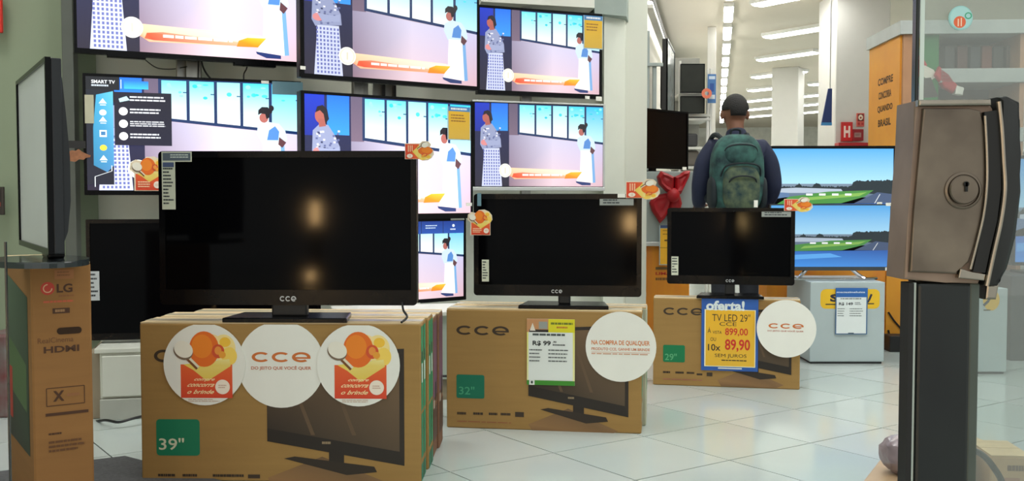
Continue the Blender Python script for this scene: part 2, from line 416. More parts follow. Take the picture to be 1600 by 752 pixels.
# white end pier of the television wall and the fascia box over it
pa, pb = P(943, 300, 6.30).to_2d(), P(975, 300, 6.42).to_2d()
bm = NB(); prism_xy(bm, [tuple(pa), tuple(pb), tuple(pb + Vector((.09, .42))), tuple(pa + Vector((.0, .42)))], 0, Z(20, 6.3))
struct('column', bm, mat('column_white', (222, 226, 214), .6, var=.02))
bm = NB(); a, b = P(929, 10, 6.2).to_2d(), P(979, 10, 6.3).to_2d()
prism_xy(bm, [tuple(a), tuple(b), tuple(b + Vector((.1, .6))), tuple(a + Vector((.0, .6)))], Z(21, 6.2), ZC); struct('trim_1', bm, mat('fascia_grey', (152, 164, 158), .6))
bm = NB(); a, b = P(752, 10, 5.95).to_2d(), P(929, 10, 6.15).to_2d()
prism_xy(bm, [tuple(a), tuple(b), tuple(b + Vector((-.03, .25))), tuple(a + Vector((-.03, .25)))], Z(10, 6.1), ZC); struct('trim_2', bm, M_WHITE)
# left pier, facing us, with an aluminium corner profile
a, b = Vector((-4.6, 5.12)), P(104, 300, 5.2).to_2d()
M_LW = mat('olive_cream_wall', (140, 152, 128), .65, var=.03, scale=1.5)
struct('wall_left', seg_wall(a, b, 0, ZC, .5), M_LW)
bm = NB(); box(bm, (-.028, 0, 0), (.03, .06, ZC), .004); o = struct('trim_3', bm, mat('profile_grey', (112, 116, 112), .4, .5)); o.location = (P(109, 300, 5.17).x, 5.17, 0)
struct('wall_side', seg_wall((-4.6, -3), (-4.6, 5.6), 0, ZC, .15), M_LW)
# wall along the aisle, right wall, far wall
M_SIDE = mat('aisle_wall_white', (226, 222, 208), .6, var=.02)
ua = -.64
struct('wall_aisle', seg_wall(S(ua, 8.3), S(ua, 34), 0, 2.86, -.0 + .12), M_SIDE)
struct('wall_return', seg_wall((.62, 6.9), (.62, 8.3), 0, 2.86, .1), M_SIDE); struct('wall_recess', seg_wall((.5, 8.3), S(ua, 8.3), 0, 2.86, .1), M_SIDE)
bm = NB(); prism_xy(bm, [tuple(S(ua - .2, 8.3).to_2d()), tuple(S(ua + .03, 8.3).to_2d()), tuple(S(ua + .03, 30).to_2d()), tuple(S(ua - .2, 30).to_2d())], 2.84, 2.9)
struct('trim_4', bm, mat('rail_dark', (70, 66, 60), .5))
struct('wall_far', seg_wall(S(-6, 34), S(12, 34), 0, ZC, .15), mat('far_wall_white', (236, 236, 228), .6))
struct('wall_right', seg_wall(S(11.9, 34), S(11.9, 4), 0, ZC, .15), M_SIDE)
# shop pillars
def pillar(name, x0, x1, D, w2):
    a = P(x0, 300, D); wd = (x1 - x0) * D / 1600
    bm = NB(); prism_xy(bm, [(0, 0), (wd * .55, -wd * .12), (wd, .06), (wd * .5, w2)], 0, ZC)
    o = struct(name, bm, mat('pillar_white', (214, 212, 206), .6, var=.015)); o.location = (a.x, a.y, 0); return o
bm = NB(); box(bm, (0, 0, 0), (.60, .6, ZC), .01, seg=1); o = struct('pillar', bm, mat('pillar_white', (214, 212, 206), .6, var=.015)); o.location = (P(1303, 300, 11.3).x, 11.3, 0); o.rotation_euler = (0, 0, R(1))
bm = NB(); box(bm, (0, 0, 0), (.46, .46, ZC), .01, seg=1); o = struct('pillar', bm, MATS['pillar_white']); o.location = (P(1204, 300, 17.9).x, 17.9, 0); o.rotation_euler = (0, 0, -R(28))
bm = NB(); box(bm, (0, 0, 0), (.5, .5, ZC), .01, seg=1); o = struct('pillar', bm, MATS['pillar_white']); o.location = (P(1106, 300, 13.6).x - .02, 13.6, 0); o.scale = (.22, 1, 1); o.rotation_euler = (0, 0, -AX)

# ------------------------------------------------------------------ ceiling luminaires
M_TUBE = emis('lamp_diffuser', (252, 252, 248), LIGHT_K)
M_FIX = mat('fixture_white', (225, 225, 220), .5)
_lamp = {}
def luminaire(u, v, across, label, group, L=1.2, wd=.2):
    t = thing('ceiling_light', label, 'ceiling light', S(u, v, ZC), across if across else R(90) - AX, group)
    k = (L, wd)
    if k not in _lamp:
        bm = NB(); box(bm, (-L / 2, -wd / 2, -.05), (L / 2, wd / 2, 0), .004, seg=1); a = obj('housing', bm, M_FIX, t)
        bm = NB(); prism = [(-wd * .43, -.051), (-wd * .3, -.066), (wd * .3, -.066), (wd * .43, -.051)]
        f = [bm.verts.new((-L / 2 + .02, y, z)) for y, z in prism]; g2 = [bm.verts.new((L / 2 - .02, y, z)) for y, z in prism]
        bm.faces.new(f); bm.faces.new(g2[::-1])
        for i in range(4): bm.faces.new((f[i], g2[i], g2[(i + 1) % 4], f[(i + 1) % 4]))
        d = obj('diffuser', bm, M_TUBE, t); _lamp[k] = (a, d)
    else:
        for s_ in _lamp[k]:
            c = s_.copy(); C0.objects.link(c); c.parent = t
    return t
ORD = 'first second third fourth fifth sixth seventh eighth ninth tenth eleventh twelfth thirteenth last'.split()
for k in range(14):
    luminaire(.12, 11.2 + k * 1.47, 0, ORD[k] + ' lamp from the near end of the straight aisle row', 'aisle row of ceiling lights', 1.02, .12)
DG_ = TH - R(90)
luminaire(.84, 11.75, DG_, 'slanting ceiling lamp cut by the top edge, left of the big pillar', 'slanting ceiling lights left of the pillar', 1.15, .24)
for k in range(7):
    luminaire(1.07, 14.2 + k * 2.42, DG_, ORD[k] + ' whole slanting lamp left of the big pillar, counted from the near one', 'slanting ceiling lights left of the pillar', 1.15, .24)
for k in range(6):
    luminaire(2.2, 15.7 + k * 2.42, DG_, ORD[k] + ' slanting lamp from the near end of the row between the pillars', 'slanting ceiling lights between the pillars', 1.15, .24)
for k in range(6):
    luminaire(4.6, 10.6 + k * 2.5, DG_, ORD[k] + ' slanting lamp from the near end of the row over the kiosk', 'slanting ceiling lights over the kiosk', 1.2, .24)
for k, (u, v) in enumerate(((1.2, 5.0), (1.2, 7.6), (-1.9, 3.9), (3.9, 5.5), (-.2, 9.0), (-.9, 3.2), (.2, 4.4), (-.1, 6.6), (2.6, 4.4), (2.5, 6.6), (-2.9, 3.1))):   # unseen lamps added above the frame to brighten the shop front
    luminaire(u, v, DG_, ('added ceiling lamp over the middle carton', 'added ceiling lamp over the person', 'added ceiling lamp over the biggest carton', 'added ceiling lamp over the glass door side', 'added ceiling lamp over the grey pedestal', 'added ceiling lamp before the middle wall sets', 'added ceiling lamp before the right wall sets', 'added ceiling lamp before the white pier', 'added ceiling lamp over the smallest carton', 'added ceiling lamp over the race-track sets', 'added ceiling lamp over the tall carton')[k], 'ceiling lights added over the shop front', 1.2, .24)
# long wall-washing tube along the top of the aisle wall
t = thing('wall_light', 'long bright tube lamp along the top of the white aisle wall', 'wall light', S(-.56, 8.6, 2.52), R(90) - AX)
bm = NB(); box(bm, (0, -.03, 0), (7.0, .03, .03)); obj('housing', bm, M_FIX, t); bm = NB(); box(bm, (.02, -.026, .03), (6.98, .026, .06), .01); obj('diffuser', bm, emis('tube_soft', (252, 252, 248), 5), t)

# ------------------------------------------------------------------ televisions
def round_rect(x0, z0, x1, z1, r, n=4):
    pts = []
    for cx, cz, a0 in ((x1 - r, z0 + r, 270), (x1 - r, z1 - r, 0), (x0 + r, z1 - r, 90), (x0 + r, z0 + r, 180)):
        for k in range(n + 1):
            a = R(a0 + 90 * k / n); pts.append((cx + r * math.cos(a), cz + r * math.sin(a)))
    return pts
def ring(bm, outer, inner, y0, y1):
    n = len(outer); L = []
    for pts, y in ((outer, y0), (inner, y0), (inner, y1), (outer, y1)): L.append([bm.verts.new((x, y, z)) for x, z in pts])
    for a, b in ((0, 1), (1, 2), (2, 3), (3, 0)):
        for i in range(n): bm.faces.new((L[a][i], L[a][(i + 1) % n], L[b][(i + 1) % n], L[b][i]))
    return bm
def make_tv(label, xl, Dl, xr, Dr, zb, zt, bez=(.012, .012, .012, .018), pic=None, smat=None, group=None, thick=.045, rad=.004, frame_mat=None,
            stand=None, mount=None, logo=True, name='television', cat='television', scr=None):
    """origin at the bottom centre of the front; local +x right, +z up, front at y=0 facing -y"""
    a, b = Vector((X(xl, Dl), Dl)), Vector((X(xr, Dr), Dr)); c = (a + b) / 2; d = b - a; W = d.length; H = zt - zb
    t = thing(name, label, cat, (c.x, c.y, zb), math.atan2(d.y, d.x), group); fm = frame_mat or M_BLACK; h = W / 2
    l, r, tp, bt = bez
    bm = NB(); ring(bm, round_rect(-h, 0, h, H, rad), round_rect(-h + l, bt, h - r, H - tp, .001), 0, .014); obj('bezel', bm, fm, t)
    bm = NB(); prism_xz(bm, round_rect(-h + .001, .001, h - .001, H - .001, rad), .0135, thick, 0)
    box(bm, (-h * .6, thick - .002, H * .12), (h * .6, thick + .03, H * .7), .012); obj('back_cover', bm, M_BLACKM, t)
    bm = NB(); box(bm, (-h + l - .001, .006, bt - .001), (h - r + .001, .0135, H - tp + .001)); s = obj('screen', bm, scr or M_OFF, t)
    if pic: pic.build('screen_picture', s, smat or SCREEN, -h + l, H - tp, (W - l - r), (H - tp - bt), y=.0058, step=.00012)
    if mount:
        bm = NB(); box(bm, (-.12, thick + .02, H * .3), (.12, thick + .045, H * .75), .003); box(bm, (-.02, thick + .03, H * .42), (.02, thick + .03 + mount, H * .5), .003)
        box(bm, (-.03, thick + mount, -.16), (.03, thick + mount + .03, H + .14), .003); obj('wall_bracket', bm, M_METAL, t)
    t['_w'] = W; t['_h'] = H
    return t
def lens_logo(t, W, H, bt, txt_w=.05, cce=True, dx=0):
    p = Pic(); c = (196, 198, 200); p.cce(0, 0, 1, .32, c)
    p.build('logo', t, PRINT_GLOSS, -txt_w / 2 + dx, bt * .62, txt_w, txt_w, y=-.0004)
def promo(parent, x, z, s, rot=0, kind='tall'):
    "die-cut orange sticker: envelope with a round fruit and a spoon, drawn and cut as a thin card"
    m = Matrix.Translation((x, -.003, z)) @ Matrix.Rotation(rot, 4, 'Y')
    out = [(.12, 0), (.12, .52), (0, .62), (.02, .82), (.16, .92), (.34, .88), (.46, 1.0), (.68, 1.02), (.86, .94), (.98, .8), (1.0, .62), (.92, .5), (.92, 0)]
    bm = NB(); prism_xz(bm, [((u - .5) * s, (v - .5) * s) for u, v in out], 0, .002)
    o = obj('promo_sticker', bm, mat('sticker_card', (236, 222, 196), .6), parent, mtx=m)
    p = Pic(); fruit(p, .5, .5, 1.0)
    p.build('printed_picture', o, PRINT, -.5 * s, .5 * s, s, s, y=-.0003); return o
def fruit(p, cx, cy, k, small=True):
    "envelope, fruit and spoon artwork in a k x k square centred at cx, cy (v down)"
    f = lambda u, v: (cx + (u - .5) * k, cy + (v - .5) * k)
    def el(u, v, a, b, col, rot=0): p.ell(*f(u, v), a * k, b * k, col, rot=rot)
    el(.78, .27, .17, .2, (250, 226, 150)); el(.86, .38, .11, .13, (250, 214, 96)); el(.8, .18, .08, .07, (246, 196, 60)); el(.55, .12, .16, .06, (250, 224, 160))
    p.poly([f(.16, .5), f(.9, .5), f(.9, .98), f(.16, .98)], [(232, 96, 40), (236, 100, 40), (218, 66, 36), (216, 64, 36)])
    p.poly([f(.2, .5), f(.86, .42), f(.88, .52), f(.54, .74), f(.34, .58)], [(240, 214, 90), (240, 226, 150), (236, 210, 110), (230, 200, 80), (238, 214, 110)])
    el(.5, .28, .215, .255, (232, 108, 24)); el(.47, .24, .15, .17, (240, 134, 30)); el(.70, .31, .09, .1, (214, 80, 40)); el(.70, .3, .05, .06, (238, 150, 60)); el(.76, .36, .05, .05, (236, 160, 50))
    p.line([f(.22, .38), f(.4, .56)], .045 * k, (120, 70, 30)); p.line([f(.24, .36), f(.42, .54)], .035 * k, (232, 224, 200))
    el(.2, .31, .145, .12, (120, 100, 80), rot=.5); el(.205, .285, .14, .115, (238, 234, 220), rot=.5)
    el(.76, .82, .105, .105, (244, 230, 214)); p.greek(*f(.7, .79), *f(.82, .85), 2, (206, 170, 150), .5)
    if not small:
        for a, (y0, y1) in zip(('compre', 'concorra', 'o brinde'), ((.70, .745), (.775, .82), (.86, .92))):
            q0, q1 = f(.24 if a != 'compre' else .33, y0), f(.62, y1); p.text(a, q0[0], q0[1], q1[0], q1[1], (252, 222, 170), .02, skew=.01)
    else: p.greek(*f(.22, .72), *f(.6, .92), 3, (250, 210, 170), .5)

def label_sticker(parent, name, x0, z0, x1, z1, rows, y=-.0012, col=(206, 210, 190), seed=1, L=False, arm=0):
    random.seed(seed); w_, h_ = x1 - x0, z1 - z0
    bm = NB()
    if L: prism_xz(bm, [(x0, z1), (x0 + arm, z1), (x0 + arm, z1 - .034), (x1, z1 - .034), (x1, z0), (x0, z0)], y, y + .001)
    else: box(bm, (x0, y, z0), (x1, y + .001, z1))
    o = obj(name, bm, mat('label_' + '_'.join(str(k) for k in col), col, .5), parent)
    p = Pic(); d = (36, 44, 52)
    if L: p.rect(.004, .004, arm - .004, .030, (84, 96, 108)); p.greek(.03, .009, arm - .01, .024, 2, (196, 206, 200), .5, .1); p.rect(.004, .036, w_ - .004, .052, (70, 84, 120))
    p.greek(w_ * .1, h_ * (.28 if L else .08), w_ * .9, h_ * .94, rows, d, .42, .6)
    p.build('label_print', o, PRINT, x0, z1, 1, 1, y=y - .0003, step=.0001); return o

PN = novela(); PN_MENU = novela(menu=True); PN_BAN = novela(crop_banner=True)
GT = 'lit televisions on the wall showing the drama'
def stickers(t, spots):
    for (x0, z0, x1, z1) in spots:
        bm = NB(); box(bm, (x0, -.003, z0), (x1, -.0005, z1)); obj('small_label', bm, M_PAPER, t)
# six on the wall in two rows, one lower down
def wall_tv(label, xl, Dl, xr, Dr, yb, yt, **k): return make_tv(label, xl, Dl, xr, Dr, Z(yb, Dl), Z(yt, Dl) if yt is not None else k.pop('zt'), **k)
tA = wall_tv('largest lit wall television, top left, showing a woman in a white skirt', 120, 5.0, 477, 5.55, 82, -134, pic=PN, smat=SCREEN_HOT, group=GT, mount=.28, bez=(.014, .014, .014, .024))
bm = NB(); box(bm, (-.42, .0, -.012), (-.24, .04, .004), .004); obj('speaker_foot', bm, M_BLACK, tA); bm = NB(); box(bm, (.2, .0, -.014), (.42, .04, .004), .004); obj('speaker_foot', bm, M_BLACK, tA)
tB = wall_tv('lit wall television in the middle of the top row, two women in full view', 471, 5.0, 749, 5.62, 121, -64, pic=PN, smat=SCREEN, group=GT, mount=.3, bez=(.022, .012, .012, .022))
tC = wall_tv('lit wall television, top right, with a yellow price card on its corner', 747, 5.78, 940, 6.08, 147, 7, pic=PN, smat=SCREEN, group=GT, mount=.16, bez=(.012, .016, .014, .026))
tD = wall_tv('lit wall television with a blue menu of icons over the picture', 132, 5.05, 472, 5.42, 305, 114, pic=PN_MENU, smat=SCREEN_HOT, group=GT, mount=.28, bez=(.014, .012, .014, .024))
tE = wall_tv('lit wall television beside the menu set, orange-yellow card on its right side', 471, 4.92, 739, 5.52, 345, 141, pic=PN, smat=SCREEN_HOT, group=GT, mount=.3, bez=(.02, .012, .014, .028))
tF = wall_tv('lit wall television, middle row right, with a light silver lower edge', 738, 5.72, 945, 6.0, 297, 157, pic=PN, smat=SCREEN, group=GT, mount=.18, bez=(.016, .012, .01, .022))
tG = make_tv('lit television lowest on the wall, mostly hidden behind the big unlit set', 545, 5.1, 728, 5.55, Z(476, 5.3), Z(341, 5.55), pic=PN_BAN, smat=SCREEN, group=GT, mount=.3, bez=(.014, .014, .014, .02))
M_SILVER = mat('silver_plastic', (190, 192, 190), .3, .6)
W, H = tF['_w'], tF['_h']; bm = NB(); box(bm, (-W / 2, -.004, -.004), (W / 2, .02, .018), .003); obj('lower_trim', bm, M_SILVER, tF)
bm = NB(); box(bm, (-W / 2, -.002, H - .006), (W / 2, .012, H + .004), .002); box(bm, (W / 2 - .012, -.002, 0), (W / 2, .012, H), .002); obj('edge_trim', bm, M_SILVER, tF)
def tvloc(t, x, y):                              # photo pixel -> local x,z on the front plane of a set
    n = Matrix.Rotation(t.rotation_euler.z, 3, 'Z') @ Vector((0, -1, 0)); o = Vector((0, 0, CH)); d = P(x, y, 1) - o
    k = (Vector(t.location) - o).dot(n) / d.dot(n); p = o + d * k - Vector(t.location)
    q = Matrix.Rotation(-t.rotation_euler.z, 3, 'Z') @ p; return q.x, q.z
def price_card(t, x0, y0, x1, y1, label, head=(70, 130, 190)):
    a, zt = tvloc(t, x0, y0); b, zb = tvloc(t, x1, y1)
    bm = NB(); box(bm, (a, -.008, zb), (b, -.0055, zt)); o = obj('price_card', bm, mat('card_clear_edge', (170, 196, 206), .3), t); tag(o, label)
    p = Pic(); w_, h_ = b - a, zt - zb
    p.rect(w_ * .03, 0, w_ * .97, h_ * .16, head); p.rect(w_ * .04, h_ * .14, w_ * .96, h_ * .97, (226, 178, 40), (216, 176, 70)); p.greek(w_ * .14, h_ * .24, w_ * .86, h_ * .5, 3, (150, 100, 40), .4)
    p.greek(w_ * .14, h_ * .04, w_ * .86, h_ * .11, 1, (230, 236, 240), .8)
    p.build('card_print', o, PRINT, a, zt, 1, 1, y=-.0084); return o
price_card(tC, 911, 24, 941, 78, 'yellow price card with a blue top'); price_card(tE, 698, 166, 734, 220, 'orange-yellow price card')
def small(t, x0, y0, x1, y1, m=None, name='small_label'):
    a, zt = tvloc(t, x0, y0); b, zb = tvloc(t, x1, y1); bm = NB(); box(bm, (a, -.0035, zb), (b, -.0008, zt)); return obj(name, bm, m or M_PAPER, t)
small(tC, 914, 150, 921, 155); small(tC, 931, 151, 940, 158); small(tE, 728, 317, 737, 322); small(tB, 469, 103, 477, 109); small(tG, 704, 341, 725, 344); small(tG, 645, 474, 656, 480)
M_HOLD = mat('clear_card_holder', (110, 146, 160), .2)
for t, x0, y0, x1, y1 in ((tD, 425, 127, 473, 149),):
    o = small(t, x0, y0, x1, y1, M_HOLD, 'card_holder')
small(tD, 132, 148, 147, 193, mat('beige_leaflet', (186, 184, 160), .6), 'leaflet'); small(tD, 408, 126, 420, 131); 
x_, z_ = tvloc(tD, 231, 272); promo(tD, x_, z_, .17)
# cut-out pointing hand on the menu set's left edge
t = tD; pts = [(107, 238), (112, 235), (118, 236), (123, 233), (128, 237), (136, 241), (142, 243), (141, 246), (134, 247), (131, 250), (124, 249), (118, 253), (110, 252), (106, 250)]
bm = NB(); prism_xz(bm, [tvloc(t, *q) for q in pts][::-1], -.009, -.004); o = obj('pointing_hand_card', bm, mat('hand_print', (150, 98, 66), .6, var=.2, scale=60), t)
bm = NB(); a = tvloc(t, 107, 220); b = tvloc(t, 134, 232); box(bm, (a[0], -.006, b[1]), (b[0], -.002, a[1])); obj('side_tag', bm, M_BLACKM, t)

# cables and brackets between the two rows
def cable(pts, r, label, m=None, group=None):
    bm = NB(); tube(bm, smooth_path(pts), r, 6); o = obj('cable', bm, m or M_BLACKM, None, True); return tag(o, label, 'cable', group)
cable([P(314, 92, 5.45), P(317, 104, 5.5), P(322, 114, 5.5), P(330, 124, 5.45)], .005, 'black cable looping behind the top left set beside the bracket')
cable([P(387, 99, 5.6), P(385, 108, 5.62), P(381, 116, 5.62), P(381, 128, 5.55)], .004, 'thin black cable hanging between the largest set and the menu set')
cable([P(225, 92, 5.45), P(245, 106, 5.6), P(270, 108, 5.6), P(292, 104, 5.5)], .003, 'thin grey cable sagging along the wall under the largest set', mat('cable_grey', (70, 72, 66), .5))
for (x0, y0, x1, y1, lab) in ((287, 88, 313, 124, 'left of the looping cable'), (575, 124, 612, 162, 'under the middle top set')):
    t = thing('wall_bracket', 'steel wall bracket showing between two rows of sets, ' + lab, 'bracket', (P(x0, y0, 5.62 + .0).x, 5.62 if x0 < 400 else 5.8, Z(y1, 5.65)), R(16))
    D_ = 5.65; w_ = (x1 - x0) * D_ / 1600; h_ = (y1 - y0) * D_ / 1600 + .12
    bm = NB(); box(bm, (0, 0, -.05), (w_, .02, h_), .003); obj('plate', bm, M_METAL, t)
    bm = NB(); box(bm, (w_ * .35, -.05, -.02), (w_ * .5, 0, h_), .003); box(bm, (w_ * .85, -.05, -.02), (w_ * .97, 0, h_), .003); obj('arm', bm, M_BLACKM if x0 > 400 else M_METAL, t)
a = P(620, 147, 5.75); bm = NB(); ring(bm, [(0, 0), (.13, 0), (.13, .1), (0, .1)], [(.006, .006), (.124, .006), (.124, .094), (.006, .094)], 0, .02)
# unlit sets on boxes --------------------------------------------------------------
def face_frame(xl, Dl, xr, Dr):
    a, b = Vector((X(xl, Dl), Dl)), Vector((X(xr, Dr), Dr)); c = (a + b) / 2; d = b - a; return c, math.atan2(d.y, d.x), d.length
def cce_tv(label, xl, Dl, xr, Dr, yt, yb, bez, ztop_box, stand_w, stand_dx=0, neck=.05, txt=.055, group='unlit television sets on carton boxes'):
    D = (Dl + Dr) / 2; zt, zb = Z(yt, D), Z(yb, D)
    t = make_tv(label, xl, Dl, xr, Dr, zb, zt, bez=bez, thick=.05, rad=.014)
    W, H = t['_w'], t['_h']; lens_logo(t, W, H, bez[3] * .95, txt)
    dz = ztop_box - zb
    bm = NB(); prism_xy(bm, [(-stand_w / 2 + stand_dx, -.05), (stand_w / 2 + stand_dx, -.05), (stand_w / 2 - .02 + stand_dx, .13), (-stand_w / 2 + .02 + stand_dx, .13)], dz + .001, dz + .016, .004); b_ = obj('stand_base', bm, M_BLACK, t)
    bm = NB(); box(bm, (-neck / 2 + stand_dx, .01, dz + .015), (neck / 2 + stand_dx, .05, .03), .006); obj('stand_neck', bm, M_BLACKM, t)
    return t
# box tops
ZB1, ZB2, ZB3 = Z(505, 3.4), Z(484, 4.17), Z(467, 5.12)
t1 = cce_tv('largest unlit black television, on the biggest carton at the front', 248, 3.47, 651, 3.44, 236, 477, (.020, .020, .022, .052), ZB1, .42, .0, .12, .056)
W, H = t1['_w'], t1['_h']
label_sticker(t1, 'feature_label', -W / 2 + .012, H - .197, -W / 2 + .058, H - .002, 11, seed=3, L=True, arm=.103)
bm = NB(); tube(bm, smooth_path([(W / 2 - .05, -.004, .012), (W / 2 - .045, -.01, -.015), (W / 2 - .03, -.03, -.035), (W / 2 - .045, -.06, -.05)]), .004, 6); obj('power_lead', bm, M_BLACKM, t1, True)
x_, z_ = tvloc(t1, 655, 234); promo(t1, x_, z_ - .004, .066, R(90)).scale = (1, 1, 1.45); small(t1, 633, 236, 649, 244)
t2 = cce_tv('medium unlit black television, on the carton with the white price sheet', 740, 4.27, 1003, 4.19, 303, 463, (.020, .020, .022, .046), ZB2, .37, .03, .05, .045)
W, H = t2['_w'], t2['_h']
label_sticker(t2, 'feature_label', *tvloc(t2, 753, 440), *tvloc(t2, 764, 406), 7, seed=5)
label_sticker(t2, 'energy_label', *tvloc(t2, 937, 321), *tvloc(t2, 990, 311), 2, seed=6, col=(150, 156, 152)); small(t2, 965, 303, 977, 309); small(t2, 746, 302, 752, 322, M_HOLD, 'card_holder')
x_, z_ = tvloc(t2, 750, 348); promo(t2, x_, z_, .105)
x_, z_ = tvloc(t2, 1004, 296); o = promo(t2, x_, z_, .085, R(90)); o.scale = (1, 1, 1.6)
t3 = cce_tv('smallest unlit black television, on the carton with the yellow offer poster', 1043, 5.21, 1243, 5.09, 325, 445, (.020, .020, .020, .044), ZB3, .33, .0, .05, .042)
label_sticker(t3, 'feature_label', *tvloc(t3, 1049, 430), *tvloc(t3, 1060, 401), 6, seed=8); label_sticker(t3, 'energy_label', *tvloc(t3, 1190, 339), *tvloc(t3, 1236, 331), 2, seed=9, col=(150, 156, 152)); small(t3, 1178, 313, 1184, 324)
x_, z_ = tvloc(t3, 1247, 320); o = promo(t3, x_, z_, .075, R(90)); o.scale = (1, 1, 1.8)

# ------------------------------------------------------------------ cartons
M_GREEN_SIDE = None
def carton(label, W, Dp, H, loc, rz, art=None, side=None, m=None, name='carton_box', group=None, flaps=True, top=None):
    "origin at the bottom front left corner"
    t = thing(name, label, 'box', loc, rz, group); m = m or M_CARD
    bm = NB(); box(bm, (0, 0, 0), (W, Dp, H - .004), .004, seg=1); obj('body', bm, m, t)
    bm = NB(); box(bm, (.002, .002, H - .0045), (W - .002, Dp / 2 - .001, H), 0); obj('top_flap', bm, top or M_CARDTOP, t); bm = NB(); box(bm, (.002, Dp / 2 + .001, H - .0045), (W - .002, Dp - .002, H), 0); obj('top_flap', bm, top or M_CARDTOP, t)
    bm = NB(); box(bm, (0, Dp / 2 - .028, H), (W, Dp / 2 + .028, H + .0006)); obj('packing_tape', bm, mat('packing_tape', (196, 186, 160), .25), t)
    if art: art.build('front_print', t, PRINT, 0, H, 1, 1, y=-.0003, step=.0001)
    if side: side.build('side_print', t, PRINT, 0, H, 1, 1, frame=lambda u, v, d: (W + .0004 + d * .5, u, H - v))
    return t
INK = (58, 44, 30); GRN = (0, 120, 84)
def tv_art(p, x0, y0, x1, y1, clip=None):
    "printed picture of a dark television on the carton, seen from the left"
    w_, h_ = x1 - x0, y1 - y0; f = lambda u, v: (x0 + u * w_, y0 + v * h_)
    p.poly([f(0, 1.2), f(.4, 1.0), f(.9, 1.25), f(.8, 1.3), f(.05, 1.3)], [(150, 112, 70), (110, 84, 56), (140, 106, 70), (130, 98, 62), (120, 90, 58)])
    p.poly([f(.45, .9), f(.56, .93), f(.56, 1.08), f(.45, 1.05)], (36, 28, 20)); p.poly([f(.12, 1.02), f(.2, 1.0), f(.78, 1.09), f(.8, 1.14), f(.58, 1.17)], (44, 34, 24))
    p.poly([f(0, .06), f(1, 0), f(1, 1.08), f(0, .86)], (40, 31, 23))
    p.poly([f(0, .10), f(.965, .04), f(.965, .95), f(0, .74)], [(96, 74, 50), (120, 94, 66), (84, 68, 50), (48, 38, 28)])
    for k in range(2):
        a = .14 + k * .3; p.poly([f(a, .2 - k * .02), f(a + .025, .2 - k * .02), f(a + .21, .80), f(a + .18, .80)], (98, 77, 55))
    p.poly([f(0, .74), f(.965, .95), f(1, 1.08), f(0, .86)], (34, 27, 20)); p.greek(*f(.40, .86), *f(.47, .885), 1, (150, 130, 100), .9)
def side_green():
    p = Pic(); g_ = (30, 140, 96)
    for (a, b) in ((.012, .068), (.078, .135)):
        p.rect(a, .015, b, .30, g_); p.rect(a, .31, b, .46, (24, 130, 88)); p.rect(a, .48, b, .56, (40, 120, 90))
        p.rect(a + .014, .10, a + .036, .135, (20, 24, 20)); p.rect(a + .012, .14, a + .036, .205, (226, 236, 228))
    return p
# biggest carton
W, H = .945, ZB1; art = Pic()
sx = W / 442.; X0 = 215
def q1(x, y): return ((x - 215) * sx, (y - 505) * sx)
art.cce(*q1(237, 548), *q1(330, 568), INK)
a, b = q1(239, 658); c, d = q1(308, 716); art.poly([(u, v) for u, v in round_rect(a, b, c, d, .012)], GRN); art.text('39"', *q1(243, 688), *q1(283, 707), (214, 214, 186), .01)
tv_art(art, *q1(415, 545), *q1(631, 716))
for x_ in (241, 280, 328, 352): art.greek(*q1(x_, 745), *q1(x_ + 28, 750), 1, INK, .8)
art.rect(*q1(384, 745), *q1(403, 751), INK)
carton('biggest tan carton with a green 39 panel, front left under the largest unlit set', W, .155, H, (X(215, 3.42), 3.42, 0), -R(1.5), art, side_green())
cb = bpy.data.objects['carton_box']
def round_posters(parent, cx, cz, rs, name='round_poster'): pass
def disc_poster(parent, x, z, r, art, flat_top=None, name='round_poster', y=-.006, tilt=0, d=0):
    bm = NB(); pts = []
    for k in range(48):
        a = 2 * math.pi * k / 48; px_, pz = r * math.cos(a), r * math.sin(a)
        if flat_top: pz = min(pz, flat_top)
        if d: px_ = max(min(px_, r * .96 if px_ > 0 else 1e9), -1e9)
        pts.append((px_, pz))
    prism_xz(bm, pts, 0, .0028); o = obj(name, bm, M_PAPER, parent, mtx=Matrix.Translation((x, y, z)) @ Matrix.Rotation(tilt, 4, 'X'))
    if art: art.build('poster_print', o, PRINT, 0, 0, 1, 1, y=-.0004, step=.0001)
    return o
def fpost():
    p = Pic(); fruit(p, .0, .0, .235, small=False); p.greek(-.055, .1165, .055, .128, 2, (200, 170, 150), .4); return p
zr = H - .133 * 1.0
ORG = (206, 112, 48)
mid = Pic(); mid.cce(-.098, -.042, .100, -.008, ORG); mid.text('DO JEITO QUE VOCÊ QUER', -.1, .004, .102, .020, (196, 110, 76), .02); mid.build
p1x = (318 - 215) * sx; p2x = (438 - 215) * sx; p3x = (560 - 215) * sx
disc_poster(cb, p2x, H - .140, .146, mid, .134, y=-.004); disc_poster(cb, p1x, H - .140, .138, fpost(), .133, y=-.0085); disc_poster(cb, p3x, H - .140, .139, fpost(), .133, y=-.0085)
